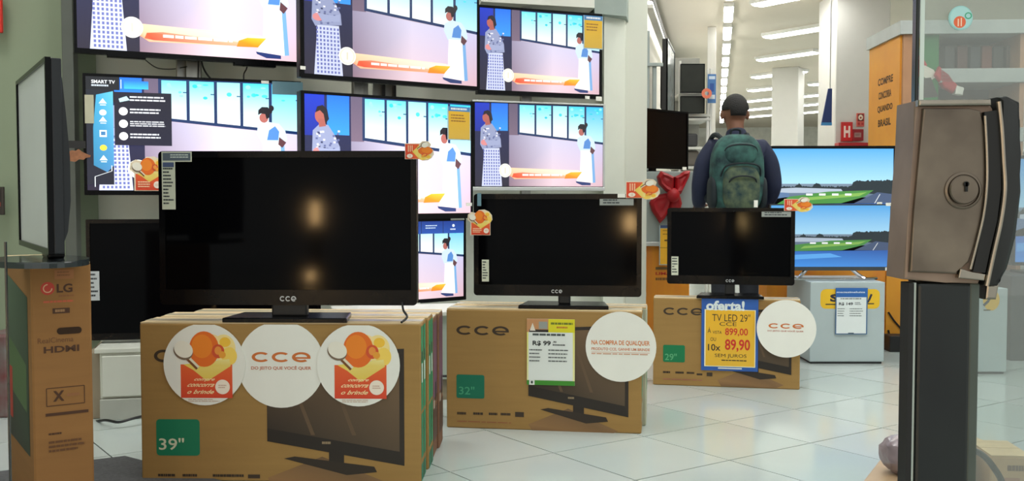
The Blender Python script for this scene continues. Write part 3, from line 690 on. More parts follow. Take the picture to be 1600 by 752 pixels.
# second identical carton behind it and two purple-printed ones
GB = 'cartons stacked upright behind the biggest carton'
sd = Pic(); g_ = (84, 60, 70)
sd.rect(.01, .02, .135, .30, (104, 70, 84), (120, 84, 110)); sd.rect(.02, .31, .05, .44, (200, 190, 176)); sd.rect(.07, .25, .11, .32, (30, 24, 24)); sd.rect(.01, .34, .14, .46, (84, 60, 50))
v0 = Vector((X(215, 3.42), 3.42, 0)); ux = Vector((math.cos(-R(1.5)), math.sin(-R(1.5)), 0)); uy = Vector((math.sin(R(1.5)), math.cos(R(1.5)), 0))
carton('tan carton with white-green side, directly behind the biggest carton', W, .148, H, v0 + uy * .162 + ux * .008, -R(1.5), None, side_green())
carton('brown carton with purple side print, third in the row behind the biggest carton', W, .14, H - .02, v0 + uy * .318 + ux * .008, -R(1.5), None, sd, m=mat('cardboard_brown', (126, 88, 64), .8, scale=4))
carton('brown carton with purple side print, last in the row behind the biggest carton', W, .14, H - .02, v0 + uy * .465 + ux * .016, -R(1.5), None, sd, m=MATS['cardboard_brown'])
# medium carton
c, rz, W2 = face_frame(697, 4.22, 1004, 4.10); s2 = W2 / 307.; H2 = ZB2
def q2(x, y): return ((x - 697) * s2, (y - 483) * s2 * (1 - .02 * (x - 697) / 307.))
art = Pic(); art.cce(*q2(713, 510), *q2(797, 525), INK)
a, b = q2(713, 588); cc, d = q2(758, 626); art.poly(round_rect(a, b, cc, d, .008), (6, 112, 84)); art.text('32"', *q2(717, 607), *q2(742, 620), (70, 160, 120), .01)
for x_ in (714, 740, 765, 784): art.greek(*q2(x_, 648), *q2(x_ + 18, 653), 1, INK, .8)
art.rect(*q2(807, 646), *q2(821, 654), INK); tv_art(art, *q2(828, 505), *q2(984, 640)); art.greek(*q2(714, 662), *q2(820, 665), 1, (150, 90, 60), .8)
sp = Pic(); sp.rect(.01, .02, .12, .2, (200, 210, 190)); sp.rect(.02, .22, .12, .36, (90, 150, 110)); sp.rect(.03, .38, .1, .46, (190, 190, 160))
m2 = carton('medium tan carton with a white and green price sheet, under the medium unlit set', W2, .145, H2, (X(697, 4.22), 4.22, 0), rz, art, sp)
disc = Pic(); disc.text('NA COMPRA DE QUALQUER', -.118, -.026, .116, -.004, (214, 130, 74), .025); disc.text('PRODUTO CCE, GANHE UM BRINDE', -.118, .004, .116, .017, (210, 130, 90), .02); disc.rect(-.118, .022, .116, .0235, (214, 150, 110)); disc.greek(-.118, .027, .116, .034, 1, (210, 160, 130), .6, .05)
a, b = q2(972, 539); disc_poster(m2, a, H2 - b, .142, disc, y=-.008)
a, b = q2(826, 497); c_, d = q2(901, 602); bm = NB(); box(bm, (a, -.008, H2 - d), (c_, -.005, H2 - b)); o = obj('price_sheet', bm, M_PAPER, m2, mtx=Matrix.Rotation(0, 4, 'Y'))
w_, h_ = c_ - a, d - b; p = Pic(); p.rect(0, 0, w_, h_, (226, 222, 90), (236, 236, 180)); p.rect(.006, h_ * .19, w_ - .008, h_ * .93, (228, 234, 230))
p.rect(0, 0, w_ * .45, h_ * .2, (196, 142, 96)); p.rect(w_ * .05, h_ * .16, w_ * .45, h_ * .2, (44, 38, 34)); p.rect(w_ * .25, h_ * .04, w_ * .43, h_ * .15, (150, 156, 150)); p.poly([(w_ * .06, h_ * .18), (w_ * .12, h_ * .06), (w_ * .18, h_ * .18)], (230, 224, 210))
p.rect(w_ * .45, 0, w_, h_ * .2, (222, 214, 32)); p.greek(w_ * .5, h_ * .05, w_ * .96, h_ * .09, 1, (110, 120, 30), .8, .02); p.greek(w_ * .62, h_ * .11, w_ * .85, h_ * .14, 1, (190, 120, 40), .9, 0)
p.greek(w_ * .12, h_ * .22, w_ * .8, h_ * .255, 1, (70, 80, 80), .9, .05); p.text('R$ 99', w_ * .12, h_ * .33, w_ * .5, h_ * .41, (30, 34, 36), .03); p.text(',90', w_ * .54, h_ * .33, w_ * .62, h_ * .365, (30, 34, 36), .03); p.greek(w_ * .54, h_ * .38, w_ * .8, h_ * .4, 1, (60, 64, 66), .9, 0)
for k in range(4): p.greek(w_ * .05, h_ * (.46 + .055 * k), w_ * .32, h_ * (.485 + .055 * k), 1, (90, 96, 96), .7); p.greek(w_ * .45, h_ * (.46 + .055 * k), w_ * .9, h_ * (.485 + .055 * k), 1, (90, 96, 96), .7)
p.rect(0, h_ * .93, w_, h_, (60, 140, 40)); p.rect(.01, h_ * .92, .032, h_, (226, 230, 226)); p.rect(.017, h_ * .94, .025, h_ * .98, (40, 60, 50))
p.build('price_print', o, PRINT, a, H2 - b, 1, 1, y=-.0084, step=.0001)
carton('pale carton standing directly behind the medium carton, its green-grey side showing', W2 * 1.02, .14, H2, Vector((X(697, 4.22), 4.22, 0)) + Vector((-math.sin(rz), math.cos(rz), 0)) * .152, rz, None, sp, m=mat('cardboard_pale', (182, 184, 160), .8))
# smallest carton
c, rz, W3 = face_frame(1022, 5.19, 1253, 5.05); s3 = W3 / 231.; H3 = ZB3
def q3(x, y): return ((x - 1022) * s3, (y - 466) * s3)
art = Pic(); art.cce(*q3(1038, 482), *q3(1102, 494), INK)
a, b = q3(1038, 543); cc, d = q3(1073, 571); art.poly(round_rect(a, b, cc, d, .008), (0, 120, 72)); art.text('29"', *q3(1041, 557), *q3(1060, 568), (90, 170, 120), .01)
for x_ in (1038, 1058, 1076): art.greek(*q3(x_, 586), *q3(x_ + 14, 590), 1, INK, .8)
art.rect(*q3(1092, 588), *q3(1101, 591), INK); art.rect(*q3(1108, 586), *q3(1117, 592), INK); tv_art(art, *q3(1125, 480), *q3(1240, 578)); art.greek(*q3(1038, 598), *q3(1120, 600), 1, (160, 100, 80), .8)
m3 = carton('smallest tan carton with a blue and yellow offer poster on it', W3, .14, H3, (X(1022, 5.19), 5.19, 0), rz, art, None)
disc = Pic(); disc.cce(-.086, -.026, .082, -.001, ORG); disc.text('DO JEITO QUE VOCÊ QUER', -.09, .006, .082, .017, (190, 110, 90), .02)
a, b = q3(1231, 511); disc_poster(m3, a, H3 - b, .143, disc, y=-.03)
a, b = q3(1099, 463); c_, d = q3(1188, 582); bm = NB(); box(bm, (a, -.008, H3 - d), (c_, -.005, H3 - b)); o = obj('offer_poster', bm, mat('poster_blue', (34, 88, 170), .5), m3)
w_, h_ = c_ - a, d - b; BK = (40, 34, 30); RD = (206, 44, 32); p = Pic()
p.rect(w_ * .055, h_ * .17, w_ * .955, h_ * .945, (238, 236, 200)); p.rect(w_ * .075, h_ * .18, w_ * .94, h_ * .935, (236, 180, 34), (232, 184, 52)); p.text('oferta!', w_ * .08, h_ * .05, w_ * .76, h_ * .185, (222, 232, 232), .04)
p.text('TV LED 29"', w_ * .19, h_ * .23, w_ * .86, h_ * .33, BK, .0); p.text('CCE', w_ * .32, h_ * .34, w_ * .62, h_ * .39, BK, .0)
p.text('À', w_ * .11, h_ * .41, w_ * .17, h_ * .49, BK, 0); p.text('VISTA', w_ * .2, h_ * .46, w_ * .36, h_ * .50, BK, 0); p.text('899,00', w_ * .42, h_ * .42, w_ * .82, h_ * .53, RD, .015)
p.text('OU', w_ * .16, h_ * .55, w_ * .26, h_ * .60, BK, 0); p.text('10x', w_ * .12, h_ * .64, w_ * .34, h_ * .73, BK, .01); p.text('89,90', w_ * .42, h_ * .57, w_ * .86, h_ * .74, RD, .02)
p.text('SEM JUROS', w_ * .24, h_ * .77, w_ * .8, h_ * .83, BK, -.005); p.greek(w_ * .36, h_ * .85, w_ * .8, h_ * .87, 1, BK, .6, 0); p.rect(w_ * .3, h_ * .955, w_ * .72, h_ * .975, (206, 214, 222))
p.build('poster_print', o, PRINT, a, H3 - b, 1, 1, y=-.0084, step=.0001)

# ------------------------------------------------------------------ tall carton at the left with a set seen from the side
DL = 2.86; pL = P(43, 410, DL); lyaw = -R(9)
t = thing('carton_box', 'tall tan carton standing on end at far left under the side-on television', 'box', (X(45, DL), DL, 0), lyaw + R(6))
Wl, Hl, Dl_ = .160, Z(412, DL), .48; m_ = M_CARDLG
t.rotation_euler = (0, 0, R(34))
bm = NB(); box(bm, (0, 0, 0), (Wl, Dl_, Hl - .003), .005, seg=1); obj('body', bm, m_, t)
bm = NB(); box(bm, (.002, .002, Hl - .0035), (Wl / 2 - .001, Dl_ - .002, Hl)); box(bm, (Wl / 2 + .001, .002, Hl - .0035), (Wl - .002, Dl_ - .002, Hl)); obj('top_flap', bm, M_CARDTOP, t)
bm = NB(); prism_xz(bm, round_rect(.066, Hl - .205, .132, Hl - .186, .009), -.002, .001); obj('hand_hole', bm, mat('hole_dark', (54, 34, 18), .9), t)
s_ = Wl / 95.; q = lambda x, y: ((x - 43) * s_, (y - 410) * s_); p = Pic(); ik = (76, 44, 20); rd = (190, 62, 46)
p.ell((69 - 43) * s_, (453 - 410) * s_, .0185, .0185, rd); p.arc((69 - 43) * s_, (453 - 410) * s_, .0125, .0125, .003, 0, 270, (214, 170, 130)); p.text('LG', *q(83, 446), *q(108, 461), ik, .03); p.greek(*q(86, 465), *q(118, 469), 1, (140, 90, 50), .7)
p.greek(*q(62, 474), *q(112, 478), 1, (196, 92, 60), .8, .1); p.rect(*q(76, 487), *q(103, 496), ik); p.greek(*q(80, 489), *q(100, 494), 1, (160, 120, 80), .9)
p.text('RealCinema', *q(52, 536), *q(108, 545), (112, 72, 40), 0); p.text('HDMI', *q(61, 551), *q(117, 562), ik, .03)
x0, y0 = q(64, 622); x1, y1 = q(124, 652)
for a_, b_ in (((x0, y0), (x1, y0)), ((x1, y0), (x1, y1)), ((x1, y1), (x0, y1)), ((x0, y1), (x0, y0))): p.line([a_, b_], .0022, ik)
p.text('X', *q(74, 627), *q(92, 645), ik, .04); p.greek(*q(96, 633), *q(116, 639), 1, (150, 100, 60), .8, 0); p.rect(*q(62, 664), *q(130, 669), ik); p.greek(*q(66, 698), *q(92, 702), 1, ik, .8); p.greek(*q(66, 712), *q(126, 734), 3, (104, 66, 34), .5)
p.rect(*q(80, 422), *q(110, 438), (160, 104, 60)); p.greek(*q(84, 425), *q(106, 435), 2, (130, 84, 46), .5)
p.build('front_print', t, PRINT, 0, Hl, 1, 1, y=-.0004, step=.0001)
sd = Pic(); sd.poly([(.06, .10), (.52, .05), (.52, .56), (.06, .56)], [(60, 78, 60), (90, 110, 90), (54, 50, 40), (50, 60, 40)]); sd.poly([(.1, .3), (.5, .24), (.5, .4), (.1, .44)], (86, 112, 70)); sd.rect(.36, .34, .56, .5, (180, 60, 44))
sd.build('side_print', t, PRINT, 0, Hl, 1, 1, frame=lambda u, v, d: (-.0004 - d, min(u, .47), Hl - v))
# the side-on television on it
ZBL = Hl
tv = make_tv('television on the tall carton at far left, seen nearly from the side', 28, 3.24, 74, 2.66, ZBL + .035, Z(88, 2.66) + .0, bez=(.012, .012, .012, .016), thick=.04, rad=.003,
             scr=mat('grey_reflecting_screen', (226, 230, 232), .3, var=.05, scale=2))  # pale base colour stands in for bright surroundings mirrored in the dark screen
for o in tv.children:
    if o.name.startswith('back'): bpy.data.objects.remove(o); break
H = tv['_h']; W = tv['_w']
bm = NB(); box(bm, (-W / 2 + .002, .0135, .002), (W / 2 - .002, .04, H - .002), .003); n_ = 9
pts = [(.0395, .03), (.05, .06), (.058, .14), (.058, H * .5), (.05, H * .72), (.042, H * .9), (.0395, H * .91)]
f_ = [bm.verts.new((-W / 2 + .05, y, z)) for y, z in pts]; g_ = [bm.verts.new((W / 2 - .012, y, z)) for y, z in pts]; bm.faces.new(f_); bm.faces.new(g_[::-1])
for i in range(len(pts)): bm.faces.new((f_[i], g_[i], g_[(i + 1) % len(pts)], f_[(i + 1) % len(pts)]))
obj('back_cover', bm, mat('back_cover_dark', (22, 26, 32), .4), tv)
bm = NB(); pts = [(.19 * math.cos(a_) + .16, .125 * math.sin(a_)) for a_ in [2 * math.pi * k / 40 for k in range(40)]]; prism_xy(bm, pts, -.0345, -.018, .004); obj('stand_base', bm, mat('smoked_glass', (52, 58, 60), .12), tv)
bm = NB(); box(bm, (.08, .015, -.02), (.2, .06, .04), .008); obj('stand_neck', bm, M_BLACK, tv)

# ------------------------------------------------------------------ low furniture behind the front cartons
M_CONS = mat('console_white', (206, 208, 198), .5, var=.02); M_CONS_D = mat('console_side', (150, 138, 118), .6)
DC = 4.35; x0 = X(158, DC); zt = Z(553, DC)
t = thing('low_console', 'low white drawer console on the floor behind the tall carton, left', 'console', (x0 - .02, DC, 0), R(14))
bm = NB(); box(bm, (0, .012, .09), (.99, .42, zt), .004); box(bm, (-.02, .0, zt), (1.0, .44, zt + .02), .003); obj('body', bm, M_CONS, t)
for k in range(2):
    bm = NB(); box(bm, (.01 + k * .49, -.004, .10), (.01 + k * .49 + .475, .012, zt - .012), .003); obj('drawer', bm, M_CONS, t)
bm = NB(); box(bm, (.0, -.01, 0), (.98, .40, .09), .003); obj('plinth', bm, mat('plinth_grey', (170, 172, 164), .5), t)
bm = NB(); box(bm, (-.05, .04, 0), (0, .4, zt), .003); obj('side_panel', bm, M_CONS_D, t)
cable([P(145, 660, 4.4), P(165, 657, 4.25), P(185, 660, 4.2), P(205, 655, 4.22), P(225, 650, 4.3)], .006, 'black cable lying on the floor in front of the low white console')
# large dark set on it, hidden in part
Db = 4.55
tb = make_tv('large unlit black television standing low behind the biggest unlit set', 133, 4.5, 500, 4.68, zt + .035, Z(343, 4.5), bez=(.016, .016, .018, .03), thick=.05)
bm = NB(); prism_xy(bm, [(-.25, .0), (.25, .0), (.22, .2), (-.22, .2)], -.0148, -.003, .003); obj('stand_base', bm, M_BLACK, tb)
bm = NB(); box(bm, (-.06, .02, -.004), (.06, .05, .04), .004); obj('stand_neck', bm, M_BLACK, tb)
label_sticker(tb, 'feature_label', *tvloc(tb, 136, 470), *tvloc(tb, 155, 424), 6, seed=11, col=(190, 196, 200))
# pale grey display block between the two cartons
t = thing('display_plinth', 'pale grey-green display block behind the gap between the biggest and medium cartons', 'plinth', (X(646, 4.75), 4.75, 0), R(12))
M_DISP = mat('display_grey_green', (178, 190, 178), .5, var=.02)
bm = NB(); hz = Z(488, 4.75); box(bm, (-.35, 0, .1), (.42, .34, hz - .02), .004); obj('body', bm, M_DISP, t)
bm = NB(); box(bm, (-.37, -.02, hz - .02), (.44, .36, hz), .004); obj('top_board', bm, M_WHITE, t)
bm = NB(); box(bm, (-.33, .02, 0), (.40, .32, .1)); obj('kick_board', bm, M_CONS_D, t)
cable([P(640, 594, 4.7), P(672, 590, 4.68), P(700, 588, 4.65), P(720, 592, 4.6)], .006, 'black cable crossing the pale grey-green display block')

# ------------------------------------------------------------------ grey pedestal, small set, red bow
DP = 7.15; sp_ = 1600 / DP
zt = Z(268, DP); zm = Z(378, DP); rzp = -AX
xl_, xr_ = X(952, DP), X(1086, DP)
t = thing('display_pedestal', 'grey display pedestal with an orange lower half, carrying the small slanted set', 'pedestal', (xl_, DP, 0), R(0))
wp = xr_ - xl_
bm = NB(); box(bm, (0, 0, zm), (wp, .75, zt), .004); obj('upper_block', bm, M_GREYP, t)
bm = NB(); box(bm, (-.01, -.012, zm - .03), (wp, .75, zm), .004); obj('shelf_edge', bm, mat('aluminium_light', (196, 200, 200), .35, .5), t)
M_ORB = mat('orange_yellow_board', (226, 150, 34), .5, var=.08, scale=2, stretch=(6, 1, .5), col2=(214, 132, 44))
bm = NB(); box(bm, (.22, .03, 0), (wp - .03, .7, zm - .03), .004); ob = obj('lower_block', bm, M_ORB, t)
for k, yy in enumerate((398, 425, 460)):
    a = X(1004, DP) - xl_; z_ = Z(yy, DP); bm = NB(); box(bm, (a - .03, -.0, z_ - .02), (a + .03, .03, z_ + .02), .004); obj('hinge_bracket', bm, M_METAL, t)
a, b = X(1030, DP) - xl_, X(1056, DP) - xl_; z0_, z1_ = Z(414, DP), Z(352, DP)
bm = NB(); box(bm, (a, -.022, z0_), (b, -.016, z1_)); o = obj('price_card', bm, mat('card_clear_edge', (170, 196, 206), .3), t)
p = Pic(); w_, h_ = b - a, z1_ - z0_; p.rect(w_ * .05, 0, w_, h_ * .07, (60, 80, 120)); p.rect(w_ * .05, h_ * .08, w_, h_ * .98, (236, 180, 40)); p.rect(w_ * .3, h_ * .36, w_ * .5, h_ * .4, (110, 76, 20)); p.greek(w_ * .2, h_ * .12, w_ * .9, h_ * .3, 2, (170, 120, 30), .3); p.rect(.0, h_ * .56, w_, h_ * .57, (120, 90, 30))
p.build('card_print', o, PRINT, a, z1_, 1, 1, y=-.0225)
p = Pic(); a2, z2 = X(1026, DP) - xl_, Z(418, DP); p.rect(0, 0, .12, .018, (120, 100, 60)); p.text('LIMA', 0, .035, .11, .055, (190, 50, 30), .03); p.greek(.0, .075, .12, .095, 1, (130, 90, 40), .9, 0)
p.build('board_print', ob, PRINT, a2, z2, 1, 1, y=.0295)
tp = make_tv('small unlit set standing slanted on the grey pedestal', 969, 7.22, 1075, 7.78, zt + .03, Z(165, 7.22), bez=(.016, .014, .014, .02), thick=.04,
             scr=mat('dark_brown_screen', (16, 9, 7), .2, var=.3, scale=1, spec=.08))
bm = NB(); prism_xy(bm, [(-.16, -.03), (.16, -.03), (.14, .12), (-.14, .12)], -.0295, -.018, .003); obj('stand_base', bm, M_BLACK, tp)
bm = NB(); box(bm, (-.03, .015, -.02), (.03, .045, .04), .004); obj('stand_neck', bm, M_BLACK, tp)
small(tp, 971, 169, 976, 192); small(tp, 979, 165, 988, 171); small(tp, 1066, 261, 1072, 266)
M_RED = mat('red_satin', (150, 6, 20), .5, var=.25, scale=6, bump=.3, bscale=14)
tw = thing('ribbon_bow', 'big glossy red ribbon bow fixed to the front of the grey pedestal', 'bow', (X(1050, 7.12), 7.12, Z(305, 7.12)))
def lobe(name, pts, yo, th=.05):
    bm = NB(); k = 6.98 / 1600; L = [bm.verts.new(((x - 1050) * k, yo, -(y - 305) * k)) for x, y in pts]
    cx = sum(v.co.x for v in L) / len(L); cz = sum(v.co.z for v in L) / len(L)
    rings = []
    for s_, d in ((1, 0), (.93, -th * .6), (.7, -th), (.4, -th * .78), (.15, -th * .9)):
        rings.append([bm.verts.new((cx + (v.co.x - cx) * s_, yo + d, cz + (v.co.z - cz) * s_)) for v in L])
    for v in L: bm.verts.remove(v)
    n = len(pts)
    for a, b in zip(rings, rings[1:]):
        for i in range(n): bm.faces.new((a[i], a[(i + 1) % n], b[(i + 1) % n], b[i]))
    bm.faces.new(rings[-1]); bk = [bm.verts.new((v.co.x, yo + .02, v.co.z)) for v in rings[0]]
    for i in range(n): bm.faces.new((rings[0][i], bk[i], bk[(i + 1) % n], rings[0][(i + 1) % n]))
    bm.faces.new(bk[::-1]); bmesh.ops.subdivide_edges(bm, edges=bm.edges, cuts=1, use_grid_fill=True, smooth=.6); return obj(name, bm, M_RED, tw, True)
lobe('loop', [(1052, 306), (1040, 300), (1028, 288), (1025, 276), (1031, 267), (1042, 271), (1052, 276)], -.03)
lobe('loop', [(1052, 306), (1062, 304), (1068, 292), (1076, 275), (1077, 266), (1068, 267), (1060, 273), (1052, 276)], -.03)
lobe('tail', [(1054, 300), (1040, 302), (1021, 306), (1014, 317), (1018, 330), (1031, 350), (1039, 342), (1048, 322)], .0, .03)
lobe('tail', [(1050, 300), (1062, 303), (1066, 318), (1062, 334), (1050, 352), (1042, 336)], .0, .028)
bm = NB(); ellipsoid(bm, (.0, -.06, .0), (.045, .04, .05), 14); obj('knot', bm, M_RED, tw, True)

# ------------------------------------------------------------------ shelving, rails and far sets along the aisle wall
M_RAIL = mat('grey_rail', (150, 160, 158), .4, .3)
t = thing('rail_rack', 'grey metal upright rack with cross rails beyond the white pier', 'frame', (X(1010, 8.2), 8.2, 0))
k = 8.2 / 1600; fx = lambda x: (x - 1010) * k
for (x_, w_) in ((1009, .05), (984, .015), (1022, .03)):
    bm = NB(); box(bm, (fx(x_) - w_ / 2, 0, 0), (fx(x_) + w_ / 2, .05, Z({1009: 48, 984: 62, 1022: 98}[x_], 8.2)), .003); obj('upright', bm, M_RAIL, t)
for (xa, xb, y_) in ((982, 1008, 64), (1000, 1034, 101)):
    bm = NB(); box(bm, (fx(xa), -.03, Z(y_ + 3, 8.2)), (fx(xb), .0, Z(y_ - 2, 8.2)), .002); obj('cross_rail', bm, M_RAIL, t)
bm = NB(); bar(bm, (fx(975), .03, Z(22, 8.2)), (fx(1010), .03, Z(90, 8.2)), .02); obj('brace', bm, M_RAIL, t)
bm = NB(); 
for k_ in range(7): random.seed(40 + k_); tube(bm, smooth_path([(fx(random.uniform(986, 1000)), .05 + .01 * k_, Z(random.uniform(112, 136), 8.2)) for _ in range(4)]), .006, 5)
tag(obj('cable_tangle', bm, M_BLACKM, t, True), kind='stuff')
te = make_tv('slim television seen edge-on in the aisle, beyond the frame of rails', 1036, 8.4, 1058, 9.6, Z(172, 8.4), Z(52, 8.4), bez=(.02, .02, .012, .03), thick=.05, scr=mat('pale_screen', (150, 160, 160), .2))
te.rotation_euler = (0, 0, R(77)); te.location = (X(1048, 9.5), 9.5, te.location.z); te.scale = (.72, 1, 1.1)
bm = NB(); box(bm, (-.02, .05, .2), (.02, .09, .3), .004); bm2 = bm; obj('mount_arm', bm2, M_METAL, te)
# gondola with two dark sets
DG = 10.2; kg = DG / 1600; gx = lambda x: (x - 1085) * kg
t = thing('shelf_unit', 'white shelf unit with a grey end panel, holding dark sets, left of the person', 'shelf', (X(1085, DG), DG, 0), 0)
bm = NB(); box(bm, (gx(1061), .5, Z(330, DG)), (gx(1106), .53, Z(80, DG)), .004); obj('back_panel', bm, mat('end_panel_grey', (168, 168, 162), .6), t)
M_SH = mat('shelf_white', (226, 226, 220), .45)
for y_ in (149, 181, 187, 232, 262, 300):
    bm = NB(); box(bm, (gx(1058), -.05, Z(y_ + 2, DG)), (gx(1107), .5, Z(y_ - 2, DG)), .003); obj('shelf_board', bm, M_SH, t)
for x_ in (1059, 1102, 1107):
    bm = NB(); box(bm, (gx(x_), -.04, 0), (gx(x_) + .02, .0, Z(96 if x_ < 1100 else 108, DG)), .002); obj('upright', bm, M_SH, t)
for i, (ya, yb) in enumerate(((147, 102), (179, 152))):
    make_tv('dark set on the %s shelf of the white shelf unit' % ('upper', 'lower')[i], 1062, DG - .12, 1100, DG - .12, Z(ya, DG), Z(yb, DG), bez=(.008,) * 4, thick=.04, scr=mat('dark_grey_screen', (52, 54, 50), .25, spec=.1))
t_ = thing('blue_sign', 'narrow blue and white hanging tag at the end of the shelf unit', 'sign', (X(1111, DG - .2), DG - .2, Z(164, DG)))
bm = NB(); box(bm, (-.04, 0, 0), (.04, .012, .28), .002); o = obj('board', bm, mat('sign_blue', (70, 120, 180), .5), t_)
p = Pic(); p.rect(.01, .02, .07, .05, (206, 220, 236)); p.rect(.02, .09, .06, .17, (40, 80, 150)); p.rect(.01, .2, .07, .24, (220, 228, 236)); p.build('board_print', o, PRINT, -.04, .28, 1, 1, y=-.0004)
bm = NB(); ring(bm, [(.05 * math.cos(k * .5236), .05 * math.sin(k * .5236)) for k in range(12)], [(.02 * math.cos(k * .5236), .02 * math.sin(k * .5236)) for k in range(12)], 0, .01)
o = obj('promo_ring', bm, mat('ring_orange', (226, 120, 90), .5)); o.location = (X(1103, DG - .25), DG - .25, Z(150, DG)); tag(o, 'small round orange promotional ring on the upright of the shelf unit', 'tag')
# merchandise bags and small goods under it
GG = 'small goods on the lower boards of the shelf unit'
for i, (x_, y_, c_, wd_) in enumerate(((1078, 229, (60, 60, 62), 20), (1080, 259, (110, 104, 96), 16), (1083, 297, (44, 44, 46), 12), (1090, 325, (150, 110, 60), 10))):
    bm = NB(); a = gx(x_); box(bm, (a - .08, .02, 0), (a + .08, .2, .13 + .02 * (i % 2)), .02); o = obj('boxed_appliance', bm, mat('goods_%s' % ('charcoal', 'taupe', 'black', 'ochre')[i], c_, .5)); o.location = (X(1085, DG), DG, Z(y_, DG)); pass
    tag(o, ('charcoal', 'taupe', 'black', 'ochre')[i] + ' boxed item on a lower board of the white shelf unit', 'box', GG)

# ------------------------------------------------------------------ race-track sets on the grey plinth, kiosk
M_PLN = mat('plinth_blue_grey', (176, 190, 192), .45, var=.02)
def plinth(label, x0, x1, ytop, D, depth, rz=0.0, logo=None, tagart=None):
    a = X(x0, D); wd = (x1 - x0) * D / 1600; h = Z(ytop, D)
    t = thing('display_plinth', label, 'plinth', (a, D, 0), rz)
    bm = NB(); box(bm, (0, 0, .012), (wd, depth, h), .004); b = obj('body', bm, M_PLN, t)
    bm = NB(); box(bm, (.01, .01, 0), (wd - .01, depth - .01, .012)); obj('foot', bm, M_BLACKM, t)
    return t, b, wd, h
t, b, wd, h = plinth('blue-grey plinth with a yellow logo and a price sheet, under the lit race picture', 1268, 1385, 441, 5.84, .5)
k = 5.84 / 1600; f = lambda x, y: ((x - 1268) * k, (y - 441) * k)
p = Pic(); p.poly(round_rect(*f(1284, 452), *f(1308, 483), .03), (236, 190, 34)); p.poly(round_rect(*f(1355, 452), *f(1377, 483), .03), (236, 190, 34)); p.rect(*f(1300, 452), *f(1362, 483), (236, 190, 34))
p.text('S', *f(1299, 460), *f(1312, 472), (40, 40, 60), .05); p.line([f(1356, 474), f(1360, 470), f(1364, 460)], .012, (40, 40, 60)); p.rect(*f(1292, 475), *f(1308, 477), (80, 70, 40)); p.rect(*f(1358, 474), *f(1368, 476), (80, 70, 40))
p.build('front_print', b, PRINT, 0, h, 1, 1, y=-.0004, step=.0001)
u0, v0_ = f(1307, 450); u1, v1 = f(1357, 523); bm = NB(); box(bm, (u0, -.01, h - v1), (u1, -.006, h - v0_)); o = obj('price_sheet', bm, mat('sheet_rim_blue', (70, 110, 150), .4), t)
w_, h_ = u1 - u0, v1 - v0_; p = Pic(); p.rect(0, 0, w_, h_ * .2, (40, 100, 176)); p.rect(w_ * .03, h_ * .2, w_ * .96, h_ * .98, (226, 234, 234)); p.text('magazineluiza', w_ * .03, h_ * .07, w_ * .92, h_ * .12, (214, 226, 236), .02)
p.greek(w_ * .15, h_ * .22, w_ * .8, h_ * .25, 1, (90, 100, 110), .7, .1); p.text('R$ 149', w_ * .1, h_ * .31, w_ * .54, h_ * .38, (50, 54, 60), .03); p.greek(w_ * .6, h_ * .31, w_ * .82, h_ * .38, 2, (90, 96, 100), .4)
for k_ in range(4): p.greek(w_ * .06, h_ * (.44 + .05 * k_), w_ * .3, h_ * (.46 + .05 * k_), 1, (110, 120, 120), .8); p.greek(w_ * .44, h_ * (.44 + .05 * k_), w_ * .86, h_ * (.46 + .05 * k_), 1, (120, 130, 130), .8)
p.rect(w_ * .4, h_ * .965, w_ * .58, h_ * .985, (60, 80, 100)); p.build('price_print', o, PRINT, u0, h - v0_, 1, 1, y=-.0104, step=.0001)
htop = h
t2_, b2_, wd2, h2_ = plinth('blue-grey plinth seen through the glass door at right', 1512, 1578, 451, 5.5, .45)
k = 5.5 / 1600; p = Pic(); f = lambda x, y: ((x - 1512) * k, (y - 451) * k); p.ell(*f(1552, 469), .045, .058, (222, 180, 50)); p.line([f(1540, 478), f(1548, 470), f(1549, 466)], .014, (50, 56, 70)); p.rect(*f(1540, 484), *f(1551, 486), (90, 80, 50))
p.build('front_print', b2_, PRINT, 0, h2_, 1, 1, y=-.0004)
RT = racetrack()
GR = 'lit sets showing the race track'
tr = make_tv('lit set showing the whole race track with water, standing on the blue-grey plinth', 1203, 5.98, 1394, 5.98, Z(423, 5.98), Z(319, 5.98), bez=(.008, .008, .008, .022), pic=RT, smat=SCREEN_DIM, thick=.04, frame_mat=mat('dark_grey_metal', (70, 76, 80), .35, .6), group=GR)
dz = htop - Z(423, 5.98)
bm = NB(); pts = [(.30 * math.sin(a_), -.10 * math.cos(a_) + .06, dz + .008) for a_ in [R(-70 + 10 * k) for k in range(15)]]; tube(bm, pts, .008, 8); obj('stand_foot', bm, mat('chrome', (200, 200, 205), .12, 1), tr, True)
for s_ in (-1, 1):
    bm = NB(); tube(bm, smooth_path([(s_ * .20, -.02, dz + .01), (s_ * .17, .0, dz * .5), (s_ * .13, .02, .01)]), .011, 8); obj('stand_leg', bm, MATS['chrome'], tr, True)
small(tr, 1384, 317, 1393, 322); small(tr, 1383, 418, 1392, 423); small(tr, 1370, 316, 1378, 319)
tr2 = make_tv('larger lit set showing sky over the race track, behind the one with water', 1190, 6.5, 1400, 6.5, Z(354, 6.5), Z(228, 6.5), bez=(.012, .018, .018, .02), pic=None, thick=.05, group=GR)
sc2 = [o for o in tr2.children if o.name.startswith('screen')][0]
W, H = tr2['_w'], tr2['_h']; RT.build('screen_picture', sc2, SCREEN, -W / 2 + .012, H - .018, W - .03, (H - .038) * 1.0, y=.0058, step=.00012)
zb2 = Z(354, 6.5)
bm = NB(); box(bm, (-.22, -.02, .6 - zb2), (.22, .15, .612 - zb2), .003); obj('stand_base', bm, M_BLACK, tr2)
bm = NB(); box(bm, (-.03, .02, .612 - zb2), (.03, .05, .03), .003); obj('stand_neck', bm, M_BLACK, tr2)
